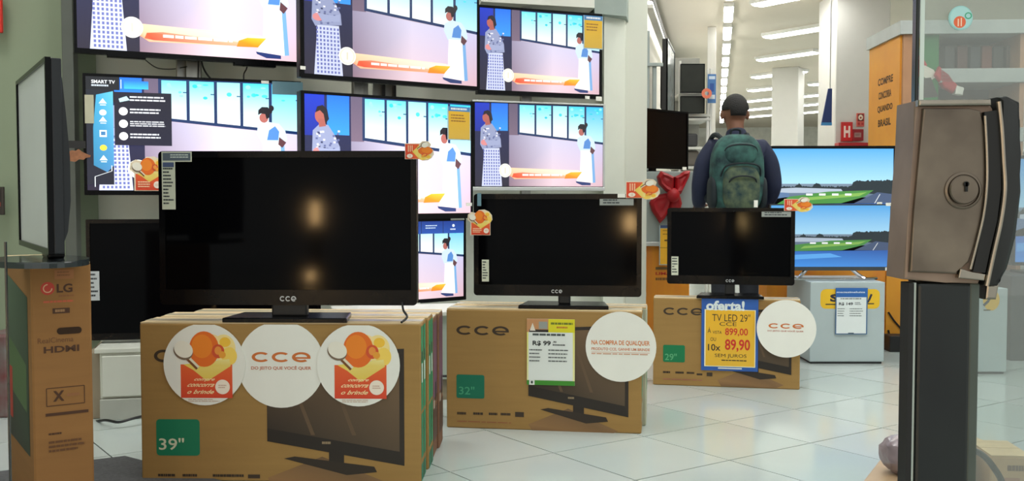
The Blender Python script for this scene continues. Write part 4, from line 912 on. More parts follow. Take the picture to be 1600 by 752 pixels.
bm = NB(); box(bm, (0, 0, 0), (.75, .22, .6), .004); o = obj('display_plinth', bm, M_ORB); o.location = (X(1200, 6.46) , 6.46, 0); tag(o, 'orange board plinth behind the blue-grey one, under the larger race picture', 'plinth')
# kiosk
DK = 6.9; kk = DK / 1600; ck = P(1408, 300, DK)
t = thing('promotion_kiosk', 'tall yellow and grey promotion kiosk behind the glass door lock', 'kiosk', (ck.x, DK, 0), -R(3))
M_YEL = mat('kiosk_yellow', (232, 162, 38), .5, var=.05, scale=2, col2=(214, 142, 46)); M_CROWN = mat('kiosk_crown_grey', (176, 182, 180), .5)
wk = (1592 - 1408) * kk; zk = Z(33, DK); dk = .75; sk = -.0
side = Vector((-.0, dk))
bm = NB(); prism_xy(bm, [(-.03, -.03), (wk + .03, -.03), (wk + .03, dk), (-.03, dk)], Z(54, DK), zk); obj('crown', bm, M_CROWN, t)
bm = NB(); box(bm, (-.012, .03, .10), (.0, dk - .02, Z(54, DK))); sp2 = obj('side_panel', bm, M_YEL, t)
bm = NB(); box(bm, (0, .0, .10), (.06, .03, Z(54, DK))); obj('corner_post', bm, mat('kiosk_post', (176, 132, 98), .5), t)
bm = NB(); box(bm, (.06, .02, Z(300, DK)), (.24, .035, Z(54, DK))); fp = obj('front_poster', bm, mat('poster_green', (14, 120, 50), .5), t)
p = Pic(); q = lambda x, y: ((x - 1408) * kk, (y - 54) * kk)
p.poly([q(1421, 96), q(1436, 84), q(1446, 100), q(1440, 116), q(1428, 120)], (198, 34, 40)); p.poly([q(1440, 100), q(1456, 108), q(1462, 118), q(1450, 126), q(1438, 116)], (232, 226, 214))
p.poly([q(1419, 140), q(1434, 128), q(1436, 190), q(1416, 190)], (184, 40, 44)); p.poly([q(1434, 122), q(1452, 120), q(1464, 150), q(1436, 152)], (70, 64, 60)); p.build('poster_print', fp, PRINT, 0, Z(54, DK), 1, 1, y=.0194)
bm = NB(); prism_xz(bm, [((x - 1408) * kk, Z(y, DK)) for x, y in [(1462, 104), (1476, 118), (1490, 134), (1484, 146), (1470, 138), (1456, 118)]][::-1], -.02, .03, .01); o = obj('red_sleeve_cutout', bm, mat('sleeve_red', (178, 44, 50), .7), t)
bm = NB(); prism_xz(bm, [((x - 1408) * kk, Z(y, DK)) for x, y in [(1488, 134), (1500, 138), (1498, 150), (1486, 148)]][::-1], -.022, .03, .008); o = obj('white_cuff_cutout', bm, M_WHITE, t)
for (ya, yb) in ((108, 130), (200, 222), (300, 318)):
    bm = NB(); box(bm, (.24, -.02, Z(yb, DK)), (wk, .45, Z(ya, DK)), .004); obj('shelf', bm, M_CROWN, t)
bm = NB(); box(bm, (.24, .5, .1), (wk, .53, Z(54, DK))); obj('back_board', bm, mat('back_board_grey', (112, 108, 102), .6), t)
bm = NB(); box(bm, (0, .03, 0), (wk, dk - .05, .10)); obj('base', bm, M_BLACKM, t)
bm = NB(); box(bm, (wk - .03, 0, .1), (wk, dk - .02, Z(54, DK))); obj('right_panel', bm, mat('kiosk_post', (176, 132, 98), .5), t)
# goods on the kiosk's shelves
for i, (x_, c_) in enumerate(((1480, (70, 66, 64)), (1500, (92, 52, 44)), (1520, (60, 62, 66)), (1538, (120, 60, 44)), (1556, (66, 62, 58)), (1576, (88, 70, 60)))):
    bm = NB(); box(bm, (0, 0, 0), (16 * kk, .2, 40 * kk), .006); o = obj('boxed_appliance', bm, mat('kiosk_goods_%s' % 'abcdef'[i], c_, .5)); o.location = (X(x_ - 8, DK + .12), DK + .12, Z(108, DK)); o.rotation_euler = (0, 0, -R(3))
    tag(o, '%s boxed item on the upper kiosk shelf, %s from the left' % (('grey', 'red-brown', 'slate', 'rust', 'dark grey', 'brown')[i], ('first', 'second', 'third', 'fourth', 'fifth', 'last')[i]), 'box', 'boxed goods on the upper kiosk shelf')
p = Pic()
for i, s_ in enumerate(('COMPRE', 'CONCORRA', 'QUANDO', 'BRASIL')):
    y_ = .24 + .098 * i; p.text(s_, .19 + .02 * (i % 2), y_, .53 - .03 * (i % 2), y_ + .052, (70, 44, 14), .03)
p.build('side_print', sp2, PRINT, 0, Z(54, DK), 1, 1, frame=lambda u, v, d: (-.0125 - d, .70 - u, Z(54, DK) - v))
bm = NB(); box(bm, (0, 0, 0), (.135, .12, .10), .005); o = obj('black_base_box', bm, M_BLACKM); o.location = (X(1394, 6.28), 6.28, 0); tag(o, 'low black box on the floor at the foot of the yellow kiosk', 'box')
bm = NB(); box(bm, (0, 0, 0), (.24, .28, Z(424, 6.4)), .004); o = obj('yellow_stand', bm, M_YEL); o.location = (X(1387, 6.45), 6.45, .0); tag(o, 'short yellow and orange stand between the plinth and the kiosk', 'stand')
cable([P(1388, 488, 6.444), P(1396, 500, 6.444), P(1406, 512, 6.444), P(1416, 524, 6.444), P(1422, 532, 6.444)], .006, 'black cable running down across the short yellow stand')
cable([P(1388, 516, 6.444), P(1391, 525, 6.444), P(1398, 529, 6.444), P(1412, 533, 6.444)], .006, 'short black cable low on the yellow stand beside the blue-grey plinth')
# fire point on the big pillar
def wall_sign(label, cat, x0, y0, x1, y1, D, col, art=None, name='fire_sign', th=.02):
    k = D / 1600; w_, h_ = (x1 - x0) * k, (y1 - y0) * k
    bm = NB(); box(bm, (0, 0, 0), (w_, th, h_), .004 if th > .01 else 0); o = obj(name, bm, mat('c_' + name + '_%d%d%d' % col, col, .5)); o.location = (X(x0, D), D, Z(y1, D)); tag(o, label, cat)
    if art: q_ = Pic(); art(q_, w_, h_); q_.build('sign_print', o, PRINT, 0, h_, 1, 1, y=-.0006, step=.0003)
    return o
D = 11.27
wall_sign('red hydrant sign with a white H on the big white pillar', 'sign', 1313, 191, 1331, 221, D, (196, 40, 38), lambda p, w_, h_: (p.rect(.02, .02, w_ - .02, h_ - .02, (206, 30, 30)), p.text('H', w_ * .22, h_ * .2, w_ * .78, h_ * .8, (246, 226, 216), .05)))
wall_sign('small red extinguisher sign with a white disc, highest on the big white pillar', 'sign', 1337, 177, 1349, 198, D, (200, 90, 76), lambda p, w_, h_: (p.rect(.01, .01, w_ - .01, h_ * .6, (110, 30, 24)), p.ell(w_ / 2, h_ * .32, w_ * .3, h_ * .2, (240, 226, 200)), p.ell(w_ / 2, h_ * .34, w_ * .12, h_ * .08, (150, 60, 40)), p.rect(w_ * .12, h_ * .7, w_ * .4, h_ * .88, (170, 40, 40)), p.rect(w_ * .6, h_ * .7, w_ * .88, h_ * .88, (170, 40, 40))))
wall_sign('dark red alarm call box beside the hydrant sign', 'alarm', 1332, 202, 1348, 220, D - .03, (140, 20, 30), lambda p, w_, h_: (p.rect(w_ * .1, h_ * .3, w_ * .75, h_ * .7, (160, 130, 124)), p.greek(w_ * .2, h_ * .4, w_ * .65, h_ * .6, 2, (110, 70, 66), .5)), name='alarm_box', th=.05)
t = thing('hydrant_cabinet', 'red hydrant cabinet on the big white pillar, above the lit race picture', 'cabinet', (X(1310, D - .16), D - .16, Z(330, D)))
k = D / 1600; w_, h_ = 62 * k, Z(224, D) - Z(330, D)
bm = NB(); box(bm, (0, 0.01, 0), (w_, .16, h_), .005); obj('body', bm, mat('cabinet_red', (170, 24, 30), .4), t); bm = NB(); box(bm, (.02, 0, .02), (w_ - .02, .012, h_ - .02), .003); obj('door', bm, mat('cabinet_red', (170, 24, 30), .4), t)
t = thing('hanging_banner', 'tilted blue banner hanging left of the big white pillar', 'banner', (X(1290, 10.8), 10.8, Z(196, 10.8)))
bm = NB(); prism_xz(bm, [(-.055, 0), (.055, .0), (.055, .385), (.015, .385)], 0, .02, .003); obj('panel', bm, mat('banner_blue', (28, 50, 110), .5), t); bm = NB(); box(bm, (-.055, -.004, 0), (.055, .0, .03)); obj('lower_strip', bm, mat('banner_light_blue', (60, 140, 200), .5), t)
bm = NB(); box(bm, (.03, .006, .385), (.04, .012, 3.2 - Z(196, 10.8))); obj('hanging_wire', bm, M_METAL, t)
# shelves far away between the pillars, other goods
GB2 = 'dark shelf rows at the far end of the shop'
for i, (x_, D_, h_, wd_, c_) in enumerate(((1262, 20, .75, .9, (92, 84, 78)), (1216, 24, .8, 1.6, (140, 130, 122)), (1120, 26, 1.0, .9, (120, 132, 140)), (1160, 28, 1.2, 1.4, (176, 170, 160)), (1288, 22, .95, .5, (60, 64, 72)))):
    t = thing('shelf_unit', 'low dark shelf row far down the aisle, ' + ('just left of the hydrant sign', 'beside the narrower pillar', 'behind the person on the left', 'behind the head of the person', 'under the blue banner')[i], 'shelf', (X(x_, D_), D_, 0), -AX, GB2)
    bm = NB(); box(bm, (0, 0, 0), (wd_, .5, h_), .01, seg=1); obj('body', bm, mat('far_shelf_%s' % 'abcde'[i], c_, .6), t)
    bm = NB(); box(bm, (-.03, -.03, h_), (wd_ + .03, .53, h_ + .04)); obj('top_board', bm, M_WHITE, t)
# things at the far right through the glass
t = make_tv('blue lit set at the right edge seen through the glass', 1583, 6.1, 1720, 6.1, Z(415, 6.1), Z(243, 6.1), bez=(.02,) * 4, pic=RT, smat=SCREEN_DIM, thick=.05)
dz = -Z(415, 6.1)
bm = NB(); box(bm, (-.2, -.1, dz + .5), (.2, .15, dz + .515), .004); obj('stand_base', bm, M_BLACK, t); bm = NB(); box(bm, (-.04, .01, dz + .51), (.04, .05, .03), .004); obj('stand_neck', bm, M_BLACK, t)
bm = NB(); box(bm, (0, 0, 0), (.8, .45, .5), .004); o = obj('dark_cabinet', bm, mat('cabinet_charcoal', (58, 58, 60), .5)); o.location = (X(1583, 5.95), 5.95, 0); tag(o, 'low charcoal cabinet under the blue lit set at the right edge', 'cabinet')
bm = NB(); box(bm, (0, 0, 0), (.2, .2, .11), .006); o = obj('blue_box', bm, mat('box_blue', (60, 104, 176), .5)); o.location = (X(1572, 8.1), 8.15, Z(130, 7.3)); tag(o, 'small blue box high on the shelf at the right edge', 'box')
t = thing('shelf_unit', 'white shelf bay at the right edge, beyond the kiosk', 'shelf', (X(1600, 8.1), 8.1, 0))
for z_ in (Z(130, 7.3) - .03, Z(230, 7.3), .9, .5): bm = NB(); box(bm, (-.16, 0, z_), (.9, .45, z_ + .03), .004); obj('shelf_board', bm, M_SH, t)
bm = NB(); box(bm, (-.16, .45, 0), (.9, .48, 2.3)); obj('back_panel', bm, M_SH, t)

# ------------------------------------------------------------------ wall bits at far left
wall_sign('red notice on the cream wall at the top left corner', 'sign', -30, -20, 8, 51, 5.09, (206, 40, 30), lambda p, w_, h_: p.rect(.0, .0, w_ - .015, h_ - .015, (204, 30, 24)), name='red_notice', th=.02)
wall_sign('small dark wall switch low on the cream wall at the left edge', 'switch', -14, 292, 5, 336, 5.09, (56, 48, 44), lambda p, w_, h_: (p.rect(w_ * .2, h_ * .1, w_ * .8, h_ * .5, (40, 34, 32)), p.rect(w_ * .2, h_ * .55, w_ * .8, h_ * .7, (130, 60, 50))), name='wall_switch', th=.02)
bm = NB(); box(bm, (0, 0, 0), (.12, .25, .36), .01); o = obj('red_white_bag', bm, mat('bag_red', (110, 34, 38), .6, col2=(120, 120, 118), scale=9)); o.location = (X(-2, 4.6), 4.4, .0); tag(o, 'red and white bag on the floor behind the tall carton, left edge', 'bag')
bm = NB(); prism_xy(bm, [(0, 0), (.75, -.55), (.2, -1.2), (-1.0, -.6)], .001, .009, .003); o = obj('floor_mat', bm, mat('mat_grey', (84, 84, 86), .9, var=.2, scale=80)); o.location = (X(160, 3.55), 3.72, 0); tag(o, 'dark grey mat on the floor between the tall carton and the biggest carton', 'mat')

# ------------------------------------------------------------------ person seen from behind, with a backpack
def skin(name, nodes, edges, m, parent, sub=2, root=0, extra=None, remesh=None):
    me = bpy.data.meshes.new(name); me.from_pydata([n[0] for n in nodes], edges, []); o = bpy.data.objects.new(name, me); C0.objects.link(o)
    o.modifiers.new('s', 'SKIN'); 
    for i, n in enumerate(nodes):
        r = n[1]; me.skin_vertices[0].data[i].radius = (r, r) if not isinstance(r, tuple) else r
    me.skin_vertices[0].data[root].use_root = True
    sb = o.modifiers.new('d', 'SUBSURF'); sb.levels = sub; sb.render_levels = sub
    dg = bpy.context.evaluated_depsgraph_get(); m2 = bpy.data.meshes.new_from_object(o.evaluated_get(dg)); bpy.data.objects.remove(o)
    bm = NB(); bm.from_mesh(m2); bpy.data.meshes.remove(m2)
    if extra: extra(bm)
    if remesh:
        m3 = bpy.data.meshes.new(name); bm.to_mesh(m3); bm.free(); o = bpy.data.objects.new(name, m3); C0.objects.link(o)
        rm = o.modifiers.new('r', 'REMESH'); rm.mode = 'VOXEL'; rm.voxel_size = remesh
        sm = o.modifiers.new('m', 'SMOOTH'); sm.factor = .5; sm.iterations = 3
        dg = bpy.context.evaluated_depsgraph_get(); m2 = bpy.data.meshes.new_from_object(o.evaluated_get(dg)); bpy.data.objects.remove(o)
        bm = NB(); bm.from_mesh(m2); bpy.data.meshes.remove(m2)
    return obj(name, bm, m, parent, True)
DPE = 6.22
per = thing('person', 'person in a dark navy jacket seen from behind, looking down in the aisle', 'person', (X(1150, DPE), DPE, 0), R(4)); per.scale = (.915,) * 3
M_SKIN = mat('brown_skin', (120, 78, 56), .55, var=.05); M_HAIR = mat('black_short_hair', (14, 11, 10), .7, var=.4, scale=120, bump=.5, bscale=160)
M_JKT = mat('navy_jacket', (26, 34, 62), .75, var=.12, scale=6, bump=.35, bscale=9); M_TRS = mat('dark_trousers', (34, 36, 44), .8, var=.08); M_SHOE = mat('black_shoe', (20, 20, 22), .5)
# joints; the figure faces +y (away from us)
nodes = [((0, 0, .93), (.14, .105)), ((0, 0, 1.06), (.13, .10)), ((0, .0, 1.22), (.15, .11)), ((0, -.01, 1.34), (.14, .10)), ((0, .0, 1.43), (.065, .065)), ((0, .025, 1.50), (.055, .06)), ((0, .05, 1.57), (.07, .085)), ((0, .055, 1.64), (.075, .09))]
edges = [(i, i + 1) for i in range(7)]
def chain(start, pts):
    prev = start
    for p_, r_ in pts: nodes.append((p_, r_)); edges.append((prev, len(nodes) - 1)); prev = len(nodes) - 1
    return prev
hands = []
for s_ in (-1, 1):
    hnd = chain(3, [((s_ * .17, -.005, 1.375), .055), ((s_ * .215, -.01, 1.30), .05), ((s_ * .245, -.02, 1.12), .042), ((s_ * .235, .05, 1.02), .036), ((s_ * .19, .20, .98), .026), ((s_ * .17, .27, .985), (.034, .016))])
    hands.append((s_, hnd)); chain(0, [((s_ * .09, 0, .86), .085), ((s_ * .095, .01, .5), .055), ((s_ * .10, -.01, .1), .038), ((s_ * .105, .06, .045), .035), ((s_ * .11, .15, .03), .03)])
for s_, hnd in hands:
    for k in range(4):
        x_ = s_ * (.17 + (.026 - k * .017)); L = (.07, .08, .075, .058)[k]
        chain(hnd, [((x_, .31, .983), .0095), ((x_, .31 + L * .5, .975), .009), ((x_ - s_ * .004, .31 + L * .8, .955), .0075)])
    chain(hnd, [((s_ * .13, .265, .99), .011), ((s_ * .115, .295, .99), .009)])
def head_extra(bm):
    def hf(v):                                  # skull longer front to back, jaw narrowing downwards
        k = 1 - .28 * max(0, -v.z) ** 1.3; return Vector((v.x * k, v.y * (1 - .1 * max(0, -v.z)) + .12 * max(0, -v.z), v.z))
    ellipsoid(bm, (0, .05, 1.605), (.078, .097, .115), 24, hf)
    for s_ in (-1, 1):
        ellipsoid(bm, (s_ * .086, .045, 1.592), (.013, .02, .034), 12); ellipsoid(bm, (s_ * .03, .14, 1.61), (.013, .01, .008), 10)
    ellipsoid(bm, (0, .158, 1.585), (.014, .016, .022), 12); ellipsoid(bm, (0, .148, 1.548), (.026, .012, .008), 12)
skin('body', nodes, edges, M_SKIN, per, 2, 0, head_extra, remesh=.0065)
def hairf(v):
    return v
bm = NB(); vs = ellipsoid(bm, (0, .04, 1.622), (.085, .10, .106), 28)
kill = [v for v in vs if (v.co.z < 1.60 - (v.co.y - .04) * -.9 if v.co.y > .06 else v.co.z < (1.572 if abs(v.co.x) < .055 else 1.602))]
bmesh.ops.delete(bm, geom=kill, context='VERTS')
o = obj('hair', bm, M_HAIR, per, True); so = o.modifiers.new('t', 'SOLIDIFY'); so.thickness = .012; so.offset = -.2
jn = [((0, 0, .90), (.165, .125)), ((0, 0, 1.05), (.155, .12)), ((0, 0, 1.2), (.17, .125)), ((0, -.015, 1.32), (.165, .11)), ((0, -.005, 1.405), (.10, .08)), ((0, .012, 1.465), (.072, .072)), ((0, .022, 1.50), (.068, .070))]
je = [(i, i + 1) for i in range(6)]
for s_ in (-1, 1):
    b_ = len(jn); jn += [((s_ * .16, -.01, 1.368), .074), ((s_ * .215, -.012, 1.29), .072), ((s_ * .25, -.02, 1.12), .06), ((s_ * .238, .05, 1.015), .05), ((s_ * .195, .185, .98), .038)]
    je += [(3, b_)] + [(b_ + i, b_ + i + 1) for i in range(4)]
skin('jacket', jn, je, M_JKT, per, 2, 0)
tn = [((0, 0, .93), (.15, .115))]; te_ = []
for s_ in (-1, 1):
    b_ = len(tn); tn += [((s_ * .09, 0, .84), .098), ((s_ * .095, .01, .5), .07), ((s_ * .10, -.01, .1), .058)]; te_ += [(0, b_), (b_, b_ + 1), (b_ + 1, b_ + 2)]
skin('trousers', tn, te_, M_TRS, per, 2, 0)
for s_ in (-1, 1):
    bm = NB(); ellipsoid(bm, (s_ * .105, .07, .05), (.05, .145, .052), 18, lambda v: Vector((v.x, v.y, max(v.z, -.93) * (1 - .35 * max(0, v.y))))); obj('shoe', bm, M_SHOE, per, True)
# backpack (worn, a thing of its own)
M_BAG = mat('teal_patterned_fabric', (14, 38, 44), .8, col2=(58, 104, 96), scale=13, bump=.4, bscale=14); M_BAGD = mat('bag_dark_trim', (12, 26, 32), .7, var=.2)
M_BAG3 = mat('teal_patterned_pocket', (20, 50, 54), .8, col2=(92, 104, 76), scale=17, bump=.4, bscale=20)
bp = thing('backpack', 'teal camouflage patterned backpack worn by the person', 'backpack', (per.location.x - .04, DPE - .195, .86), R(4)); bp.scale = (.80, .9, .87)
def bagf(v): return Vector((v.x * (1.0 - .16 * max(0, v.z) ** 2), v.y, v.z))
def superq(bm, c, r, e=.55, n=28, fn=None):
    def f(v):
        q_ = Vector([math.copysign(abs(k) ** e, k) for k in v]); return fn(q_) if fn else q_
    return ellipsoid(bm, c, r, n, f)
bm = NB(); superq(bm, (0, 0, .27), (.195, .11, .265), .6, 32, bagf); obj('main_compartment', bm, M_BAG, bp, True)
bm = NB(); superq(bm, (0, -.1, .17), (.135, .05, .15), .6, 28); obj('front_pocket', bm, M_BAG3, bp, True)
bm = NB(); superq(bm, (0, -.085, .40), (.12, .04, .075), .7, 24); obj('upper_pocket', bm, M_BAG, bp, True)
for s_ in (-1, 1):
    bm = NB(); superq(bm, (s_ * .185, -.01, .14), (.03, .07, .11), .7, 20); obj('side_pocket', bm, M_BAGD, bp, True)
    bm = NB(); tube(bm, smooth_path([(s_ * .09, .06, .50), (s_ * .115, .11, .535), (s_ * .125, .19, .53), (s_ * .135, .27, .46), (s_ * .15, .275, .3), (s_ * .17, .2, .12), (s_ * .16, .08, .06)]), .018, 8); obj('shoulder_strap', bm, M_BAGD, bp, True)
bm = NB(); tube(bm, smooth_path([(-.035, .04, .525), (-.03, .03, .565), (.03, .03, .565), (.035, .04, .525)]), .009, 8); obj('grab_handle', bm, M_BAGD, bp, True)
for zz, w_, yy in ((.44, .13, -.105), (.315, .15, -.13), (.23, .11, -.152)):
    bm = NB(); tube(bm, smooth_path([(-w_, yy + .05, zz - .08), (-w_ * .8, yy, zz), (0, yy - .012, zz + .02), (w_ * .8, yy, zz), (w_, yy + .05, zz - .08)]), .006, 6); obj('zip', bm, M_BAGD, bp, True)

# ------------------------------------------------------------------ glass door with its lock, close to us
DD = .95; kd = DD / 1600
GL = glass_mat('door_glass_clear', (.86, .90, .885, 1), .05)
gx0 = P(1442, 100, DD + .02).x
door = thing('door_1', None, None, (gx0, DD + .035, 0)); door['kind'] = 'structure'; door['label'] = 'glass door leaf close to us at the right edge'
bm = NB(); box(bm, (.006, 0, .02), (.9, .010, 2.3)); tag(obj('glass_pane', bm, GL, door), 'clear glass with a painted-in reflection haze', None, None, 'structure')
bm = NB(); box(bm, (-.001, 0, .02), (.0025, .010, 2.3), .0008, seg=1); obj('glass_edge', bm, mat('glass_edge_dark', (30, 34, 32), .2), door)
bm = NB(); box(bm, (.0025, -.0015, .02), (.0065, .0, 2.3)); obj('edge_bevel', bm, mat('glass_edge_bright', (206, 220, 214), .15, var=.05), door)
def dz(y): return Z(y, DD)
def dx(x): return (x - 800) * kd
def dpoly(pts): return [(dx(x), dz(y)) for x, y in pts][::-1]
lock = thing('door_lock', 'worn steel door lock with a round key cylinder on the glass door', 'lock', (0, DD, 0))
M_ST = mat('worn_steel', (132, 120, 106), .4, .85, scale=14, col2=(92, 82, 74), bump=.05, bscale=30)
M_ST2 = mat('worn_steel_bright', (150, 142, 130), .27, .95, var=.15, scale=30)
plate = [(1427, 158), (1462, 157), (1540, 156), (1549, 170), (1553, 230), (1556, 300), (1549, 360), (1538, 420), (1532, 444), (1480, 442), (1414, 437), (1419, 330), (1425, 230)]
bm = NB(); prism_xz(bm, dpoly(plate), 0, .045, .003); obj('case', bm, mat('worn_case', (150, 128, 112), .45, .25, scale=12, col2=(118, 100, 88)), lock)
face = [(1437, 170), (1508, 170), (1526, 174), (1531, 200), (1534, 290), (1531, 330), (1522, 372), (1512, 410), (1494, 418), (1494, 428), (1420, 425), (1425, 330), (1432, 240)]
bm = NB(); prism_xz(bm, dpoly(face), -.005, .001, .0018); obj('face_plate', bm, M_ST, lock)
bm = NB(); prism_xz(bm, dpoly([(1428, 157), (1540, 156), (1541, 166), (1428, 167)]), -.007, .001, .002); obj('top_rim', bm, M_ST2, lock)
slot = [(1530, 176), (1550, 173), (1556, 230), (1558, 296), (1553, 345), (1543, 390), (1536, 426), (1517, 424), (1527, 372), (1536, 325), (1536, 270), (1532, 210)]
bm = NB(); prism_xz(bm, dpoly(slot), -.0065, -.001); obj('curved_slot', bm, mat('slot_black', (14, 13, 13), .6), lock)
lip = [(1497, 419), (1516, 425), (1537, 428), (1535, 438), (1494, 434)]
bm = NB(); prism_xz(bm, dpoly(lip), -.007, .0, .001); obj('lower_lip', bm, M_ST2, lock)
rim = [(1551, 160), (1556, 200), (1560, 250), (1563, 297), (1558, 345), (1548, 395), (1538, 446)]
bm = NB(); tube(bm, smooth_path([Vector((dx(x), -.007, dz(y))) for x, y in rim], 5), .0022, 8); obj('curved_rim', bm, M_ST2, lock, True)
rim2 = [(1530, 182), (1534, 240), (1535, 290), (1531, 335), (1522, 378), (1512, 420)]
bm = NB(); tube(bm, smooth_path([Vector((dx(x), -.0072, dz(y))) for x, y in rim2], 5), .0014, 8); obj('inner_rim', bm, M_ST2, lock, True)
cyl = Matrix.Translation((dx(1500), -.004, dz(298))) @ Matrix.Rotation(R(90), 4, 'X')
bm = NB(); lathe(bm, [(.0172, -.002), (.0172, .0022), (.0162, .003), (.0148, .003), (.0142, .0005)], 36, cyl); obj('cylinder_ring', bm, M_ST, lock, True); bm = NB(); lathe(bm, [(.0134, -.001), (.0134, .0055), (.0124, .0066), (.001, .0070)], 36, cyl @ Matrix.Translation((-.0008, .0008, 0))); obj('key_cylinder', bm, M_ST, lock, True)
bm = NB(); box(bm, (dx(1500) - .0012, -.0128, dz(298) - .001), (dx(1500) + .0012, -.0118, dz(298) + .0075)); lathe(bm, [(.0024, .0080), (.0024, .0088)], 16, Matrix.Translation((dx(1500), -.004, dz(298) + .006)) @ Matrix.Rotation(R(90), 4, 'X')); obj('keyhole', bm, mat('keyhole_black', (10, 10, 10), .7), lock)
# curved dark pull bars behind the rim
bar1 = [(1554, 152), (1568, 150), (1588, 160), (1590, 240), (1588, 300), (1580, 360), (1568, 420), (1560, 447), (1538, 446), (1550, 395), (1560, 345), (1565, 297), (1561, 220)]
bm = NB(); prism_xz(bm, dpoly(bar1), -.004, .05, .004); pull = lock; obj('pull_grip', bm, mat('dark_rubber', (24, 26, 26), .45, var=.2, scale=20), pull, True)
bar2 = [(1588, 178), (1596, 186), (1597, 300), (1590, 372), (1580, 420), (1566, 446), (1561, 446), (1570, 420), (1582, 360), (1590, 300)]
bm = NB(); prism_xz(bm, dpoly(bar2), .004, .05, .003); obj('back_grip', bm, mat('dark_rubber_green', (34, 42, 40), .3, var=.2, scale=20), pull, True)
bm = NB(); prism_xz(bm, dpoly([(1552, 446), (1572, 446), (1568, 470), (1550, 470)]), .01, .04, .002); obj('lower_bolt', bm, M_ST2, pull)
# dark post below the lock
post = thing('door_post', 'dark grey glossy post standing under the door lock', 'post', (0, .952, 0)); kp = .952 / 1600
px_ = lambda x: (x - 800) * kp
M_POST = mat('dark_glossy_post', (34, 40, 38), .35, var=.25, scale=7, col2=(14, 15, 18), stretch=(1, 1, .5), spec=.4); M_POST2 = mat('post_side_grey', (84, 92, 86), .4, var=.15, spec=.3)
bm = NB(); box(bm, (px_(1436), .0, 0), (px_(1520), .028, .8768), .003); obj('shaft', bm, M_POST, post)
bm = NB(); box(bm, (px_(1520), .004, 0), (px_(1537), .028, .8768), .002); obj('side_strip', bm, M_POST2, post)
bm = NB(); box(bm, (px_(1436) - .0035, .004, 0), (px_(1436), .02, .8768)); obj('edge_strip', bm, MATS['glass_edge_bright'], post); bm = NB(); box(bm, (px_(1436) - .0085, .0, 0), (px_(1436) - .0035, .02, .8768)); obj('rubber_seal', bm, MATS['slot_black'], post)
bm = NB(); box(bm, (px_(1400), -.02, 0), (px_(1570), .08, .02), .004); obj('foot_plate', bm, M_METAL, post)
# sticker on the glass
st = thing('glass_sticker', 'round pale blue sticker with an orange emblem high on the glass door', 'sticker', (P(1526, 18, DD).x, DD + .0335, dz(18)))
bm = NB(); prism_xz(bm, [(.0115 * math.cos(2 * math.pi * k / 32), .0115 * math.sin(2 * math.pi * k / 32)) for k in range(32)], 0, .0006); o = obj('disc', bm, mat('sticker_aqua', (160, 214, 214), .4), st)
p = Pic(); p.ell(0, 0, .0105, .0105, (176, 222, 222)); p.ell(-.001, .004, .0058, .0056, (232, 110, 70)); p.rect(-.003, .001, -.0018, .008, (250, 214, 190)); p.rect(-.0002, .0, .001, .008, (250, 214, 190)); p.arc(.007, -.002, .0034, .0032, .001, 0, 360, (60, 170, 130)); p.build('disc_print', o, PRINT, 0, 0, 1, 1, y=-.0003, step=.00005)
# opposite leaf's edge at the far left
bm = NB(); box(bm, (-.001, 0, 0), (.001, .003, Z(378, 1.1)), .0003); o = obj('door_2', bm, mat('glass_edge_dark', (30, 34, 32), .2)); o.location = (X(6, 1.1), 1.1, 0); o['kind'] = 'structure'
# packaging at the foot of the door
bx_ = P(1535, 752, 3.15)
def pbox(name, label, x0, x1, ytop, D, dep, m, rz=0, tilt=0, group=None):
    t = thing(name, label, 'box', (X(x0, D), D, 0), rz, group); k = D / 1600; w_ = (x1 - x0) * k; h = Z(ytop, D)
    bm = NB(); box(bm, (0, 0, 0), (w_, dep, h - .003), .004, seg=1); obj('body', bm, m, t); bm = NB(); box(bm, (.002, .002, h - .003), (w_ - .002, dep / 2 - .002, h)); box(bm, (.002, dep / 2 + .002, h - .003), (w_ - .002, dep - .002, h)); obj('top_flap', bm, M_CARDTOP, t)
    p = Pic(); p.greek(w_ * .4, h * .15, w_ * .9, h * .25, 1, (110, 80, 60), .9, .1); p.rect(w_ * .25, h * .35, w_ * .7, h * .7, (176, 128, 104)); p.build('front_print', t, PRINT, 0, h, 1, 1, y=-.0005); return t
pbox('small_carton', 'small pale carton on the floor at the lower right corner', 1556, 1620, 712, 3.02, .2, mat('cardboard_light', (196, 164, 124), .8), R(-6))
pbox('small_carton', 'narrower pale carton just left of the one at the lower right corner', 1524, 1553, 692, 3.25, .2, MATS['cardboard_light'], R(4))
bm = NB(); 
for k in range(5): random.seed(90 + k); box(bm, (-.06, -.06, 0), (.06, .06, .03), .01, Matrix.Translation((random.uniform(-.1, .14), random.uniform(-.05, .05), .0 + .012 * k)) @ Matrix.Rotation(random.uniform(0, 3), 4, 'Z'))
o = obj('plastic_wrap', bm, mat('clear_plastic_wrap', (190, 204, 214), .15, var=.2, scale=30, bump=.6, bscale=40)); o.location = (X(1600, 2.75), 2.75, 0); tag(o, 'crumpled clear plastic wrap on the floor at the lower right corner', 'wrap', None, 'stuff')
cable([P(1500, 704, 1.16), P(1518, 703, 1.15), P(1536, 712, 1.14), P(1552, 730, 1.13), P(1566, 756, 1.12), P(1570, 800, 1.1)], .0035, 'thick black cable curving out from behind the door post')
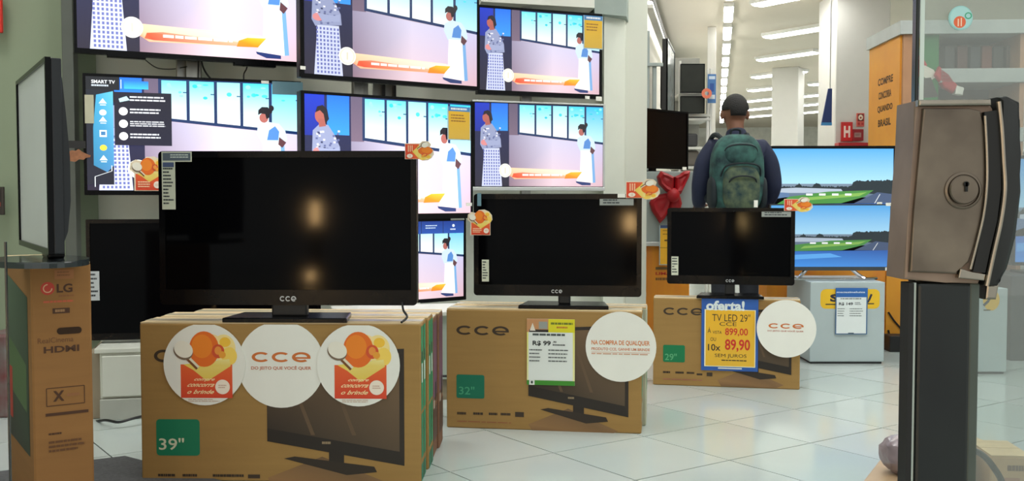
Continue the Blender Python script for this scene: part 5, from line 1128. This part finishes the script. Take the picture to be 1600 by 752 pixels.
# leaning carton and grey bag left of the post
t = thing('carton_box', 'tan carton lying askew at the foot of the door post, bottom edge of the picture', 'box', (.90, 2.63, 0), R(60.7))
bm = NB(); box(bm, (0, -.2, 0), (.72, .0, .207), .006); obj('body', bm, mat('cardboard_shiny', (186, 158, 124), .4, var=.06), t)
bm = NB(); box(bm, (.01, -.19, .207), (.71, -.01, .21)); obj('top_flap', bm, mat('cardboard_shiny', (186, 158, 124), .4), t)
bm = NB(); vs = superq(bm, (0, 0, 0), (.075, .07, .05), .8, 24)
for v in vs: v.co += Vector((random.uniform(-1, 1), random.uniform(-1, 1), random.uniform(-1, 1))) * .005
o = obj('plastic_bag', bm, mat('mauve_plastic_bag', (140, 126, 132), .25, var=.2, scale=14, bump=.6, bscale=20), None, True); o.location = (1.075, 2.74, .21 + .052); tag(o, 'greyish mauve plastic bag at the foot of the door post', 'bag')

# ------------------------------------------------------------------ warm display lamps of the shop across the passage (seen mirrored in the dark sets)
M_WARM = emis('warm_lamp', (255, 206, 140), 150)
def mirror_lamp(tvo, x, y, far, sz, lab):
    n = Matrix.Rotation(tvo.rotation_euler.z, 3, 'Z') @ Vector((0, -1, 0)); o = Vector((0, 0, CH)); d = P(x, y, 1) - o
    k = (Vector(tvo.location) - o).dot(n) / d.dot(n); h = o + d * k; rr = d - 2 * d.dot(n) * n; q_ = h + rr * ((-far - h.y) / rr.y)
    t = thing('display_lamp', lab, 'lamp', q_); bm = NB(); box(bm, (-sz[0] / 2, -.05, -sz[1] / 2), (sz[0] / 2, 0, sz[1] / 2), .01); obj('glowing_panel', bm, M_WARM, t)
    bm = NB(); box(bm, (-sz[0] / 2 - .02, -.08, -q_.z), (sz[0] / 2 + .02, -.05, sz[1] / 2 + .03)); obj('stand', bm, M_BLACKM, t)
mirror_lamp(t1, 491, 333, 5, (.08, .26), 'warm display lamp across the passage, mirrored right of centre in the biggest set')
mirror_lamp(t1, 484, 432, 3.9, (.07, .09), 'low warm lamp across the passage, mirrored near the biggest set\'s lower edge')
mirror_lamp(t2, 984, 348, 5, (.12, .22), 'warm display lamp across the passage, mirrored in the medium unlit set')
mirror_lamp(t3, 1160, 352, 5.5, (.08, .22), 'warm display lamp across the passage, mirrored in the smallest unlit set')
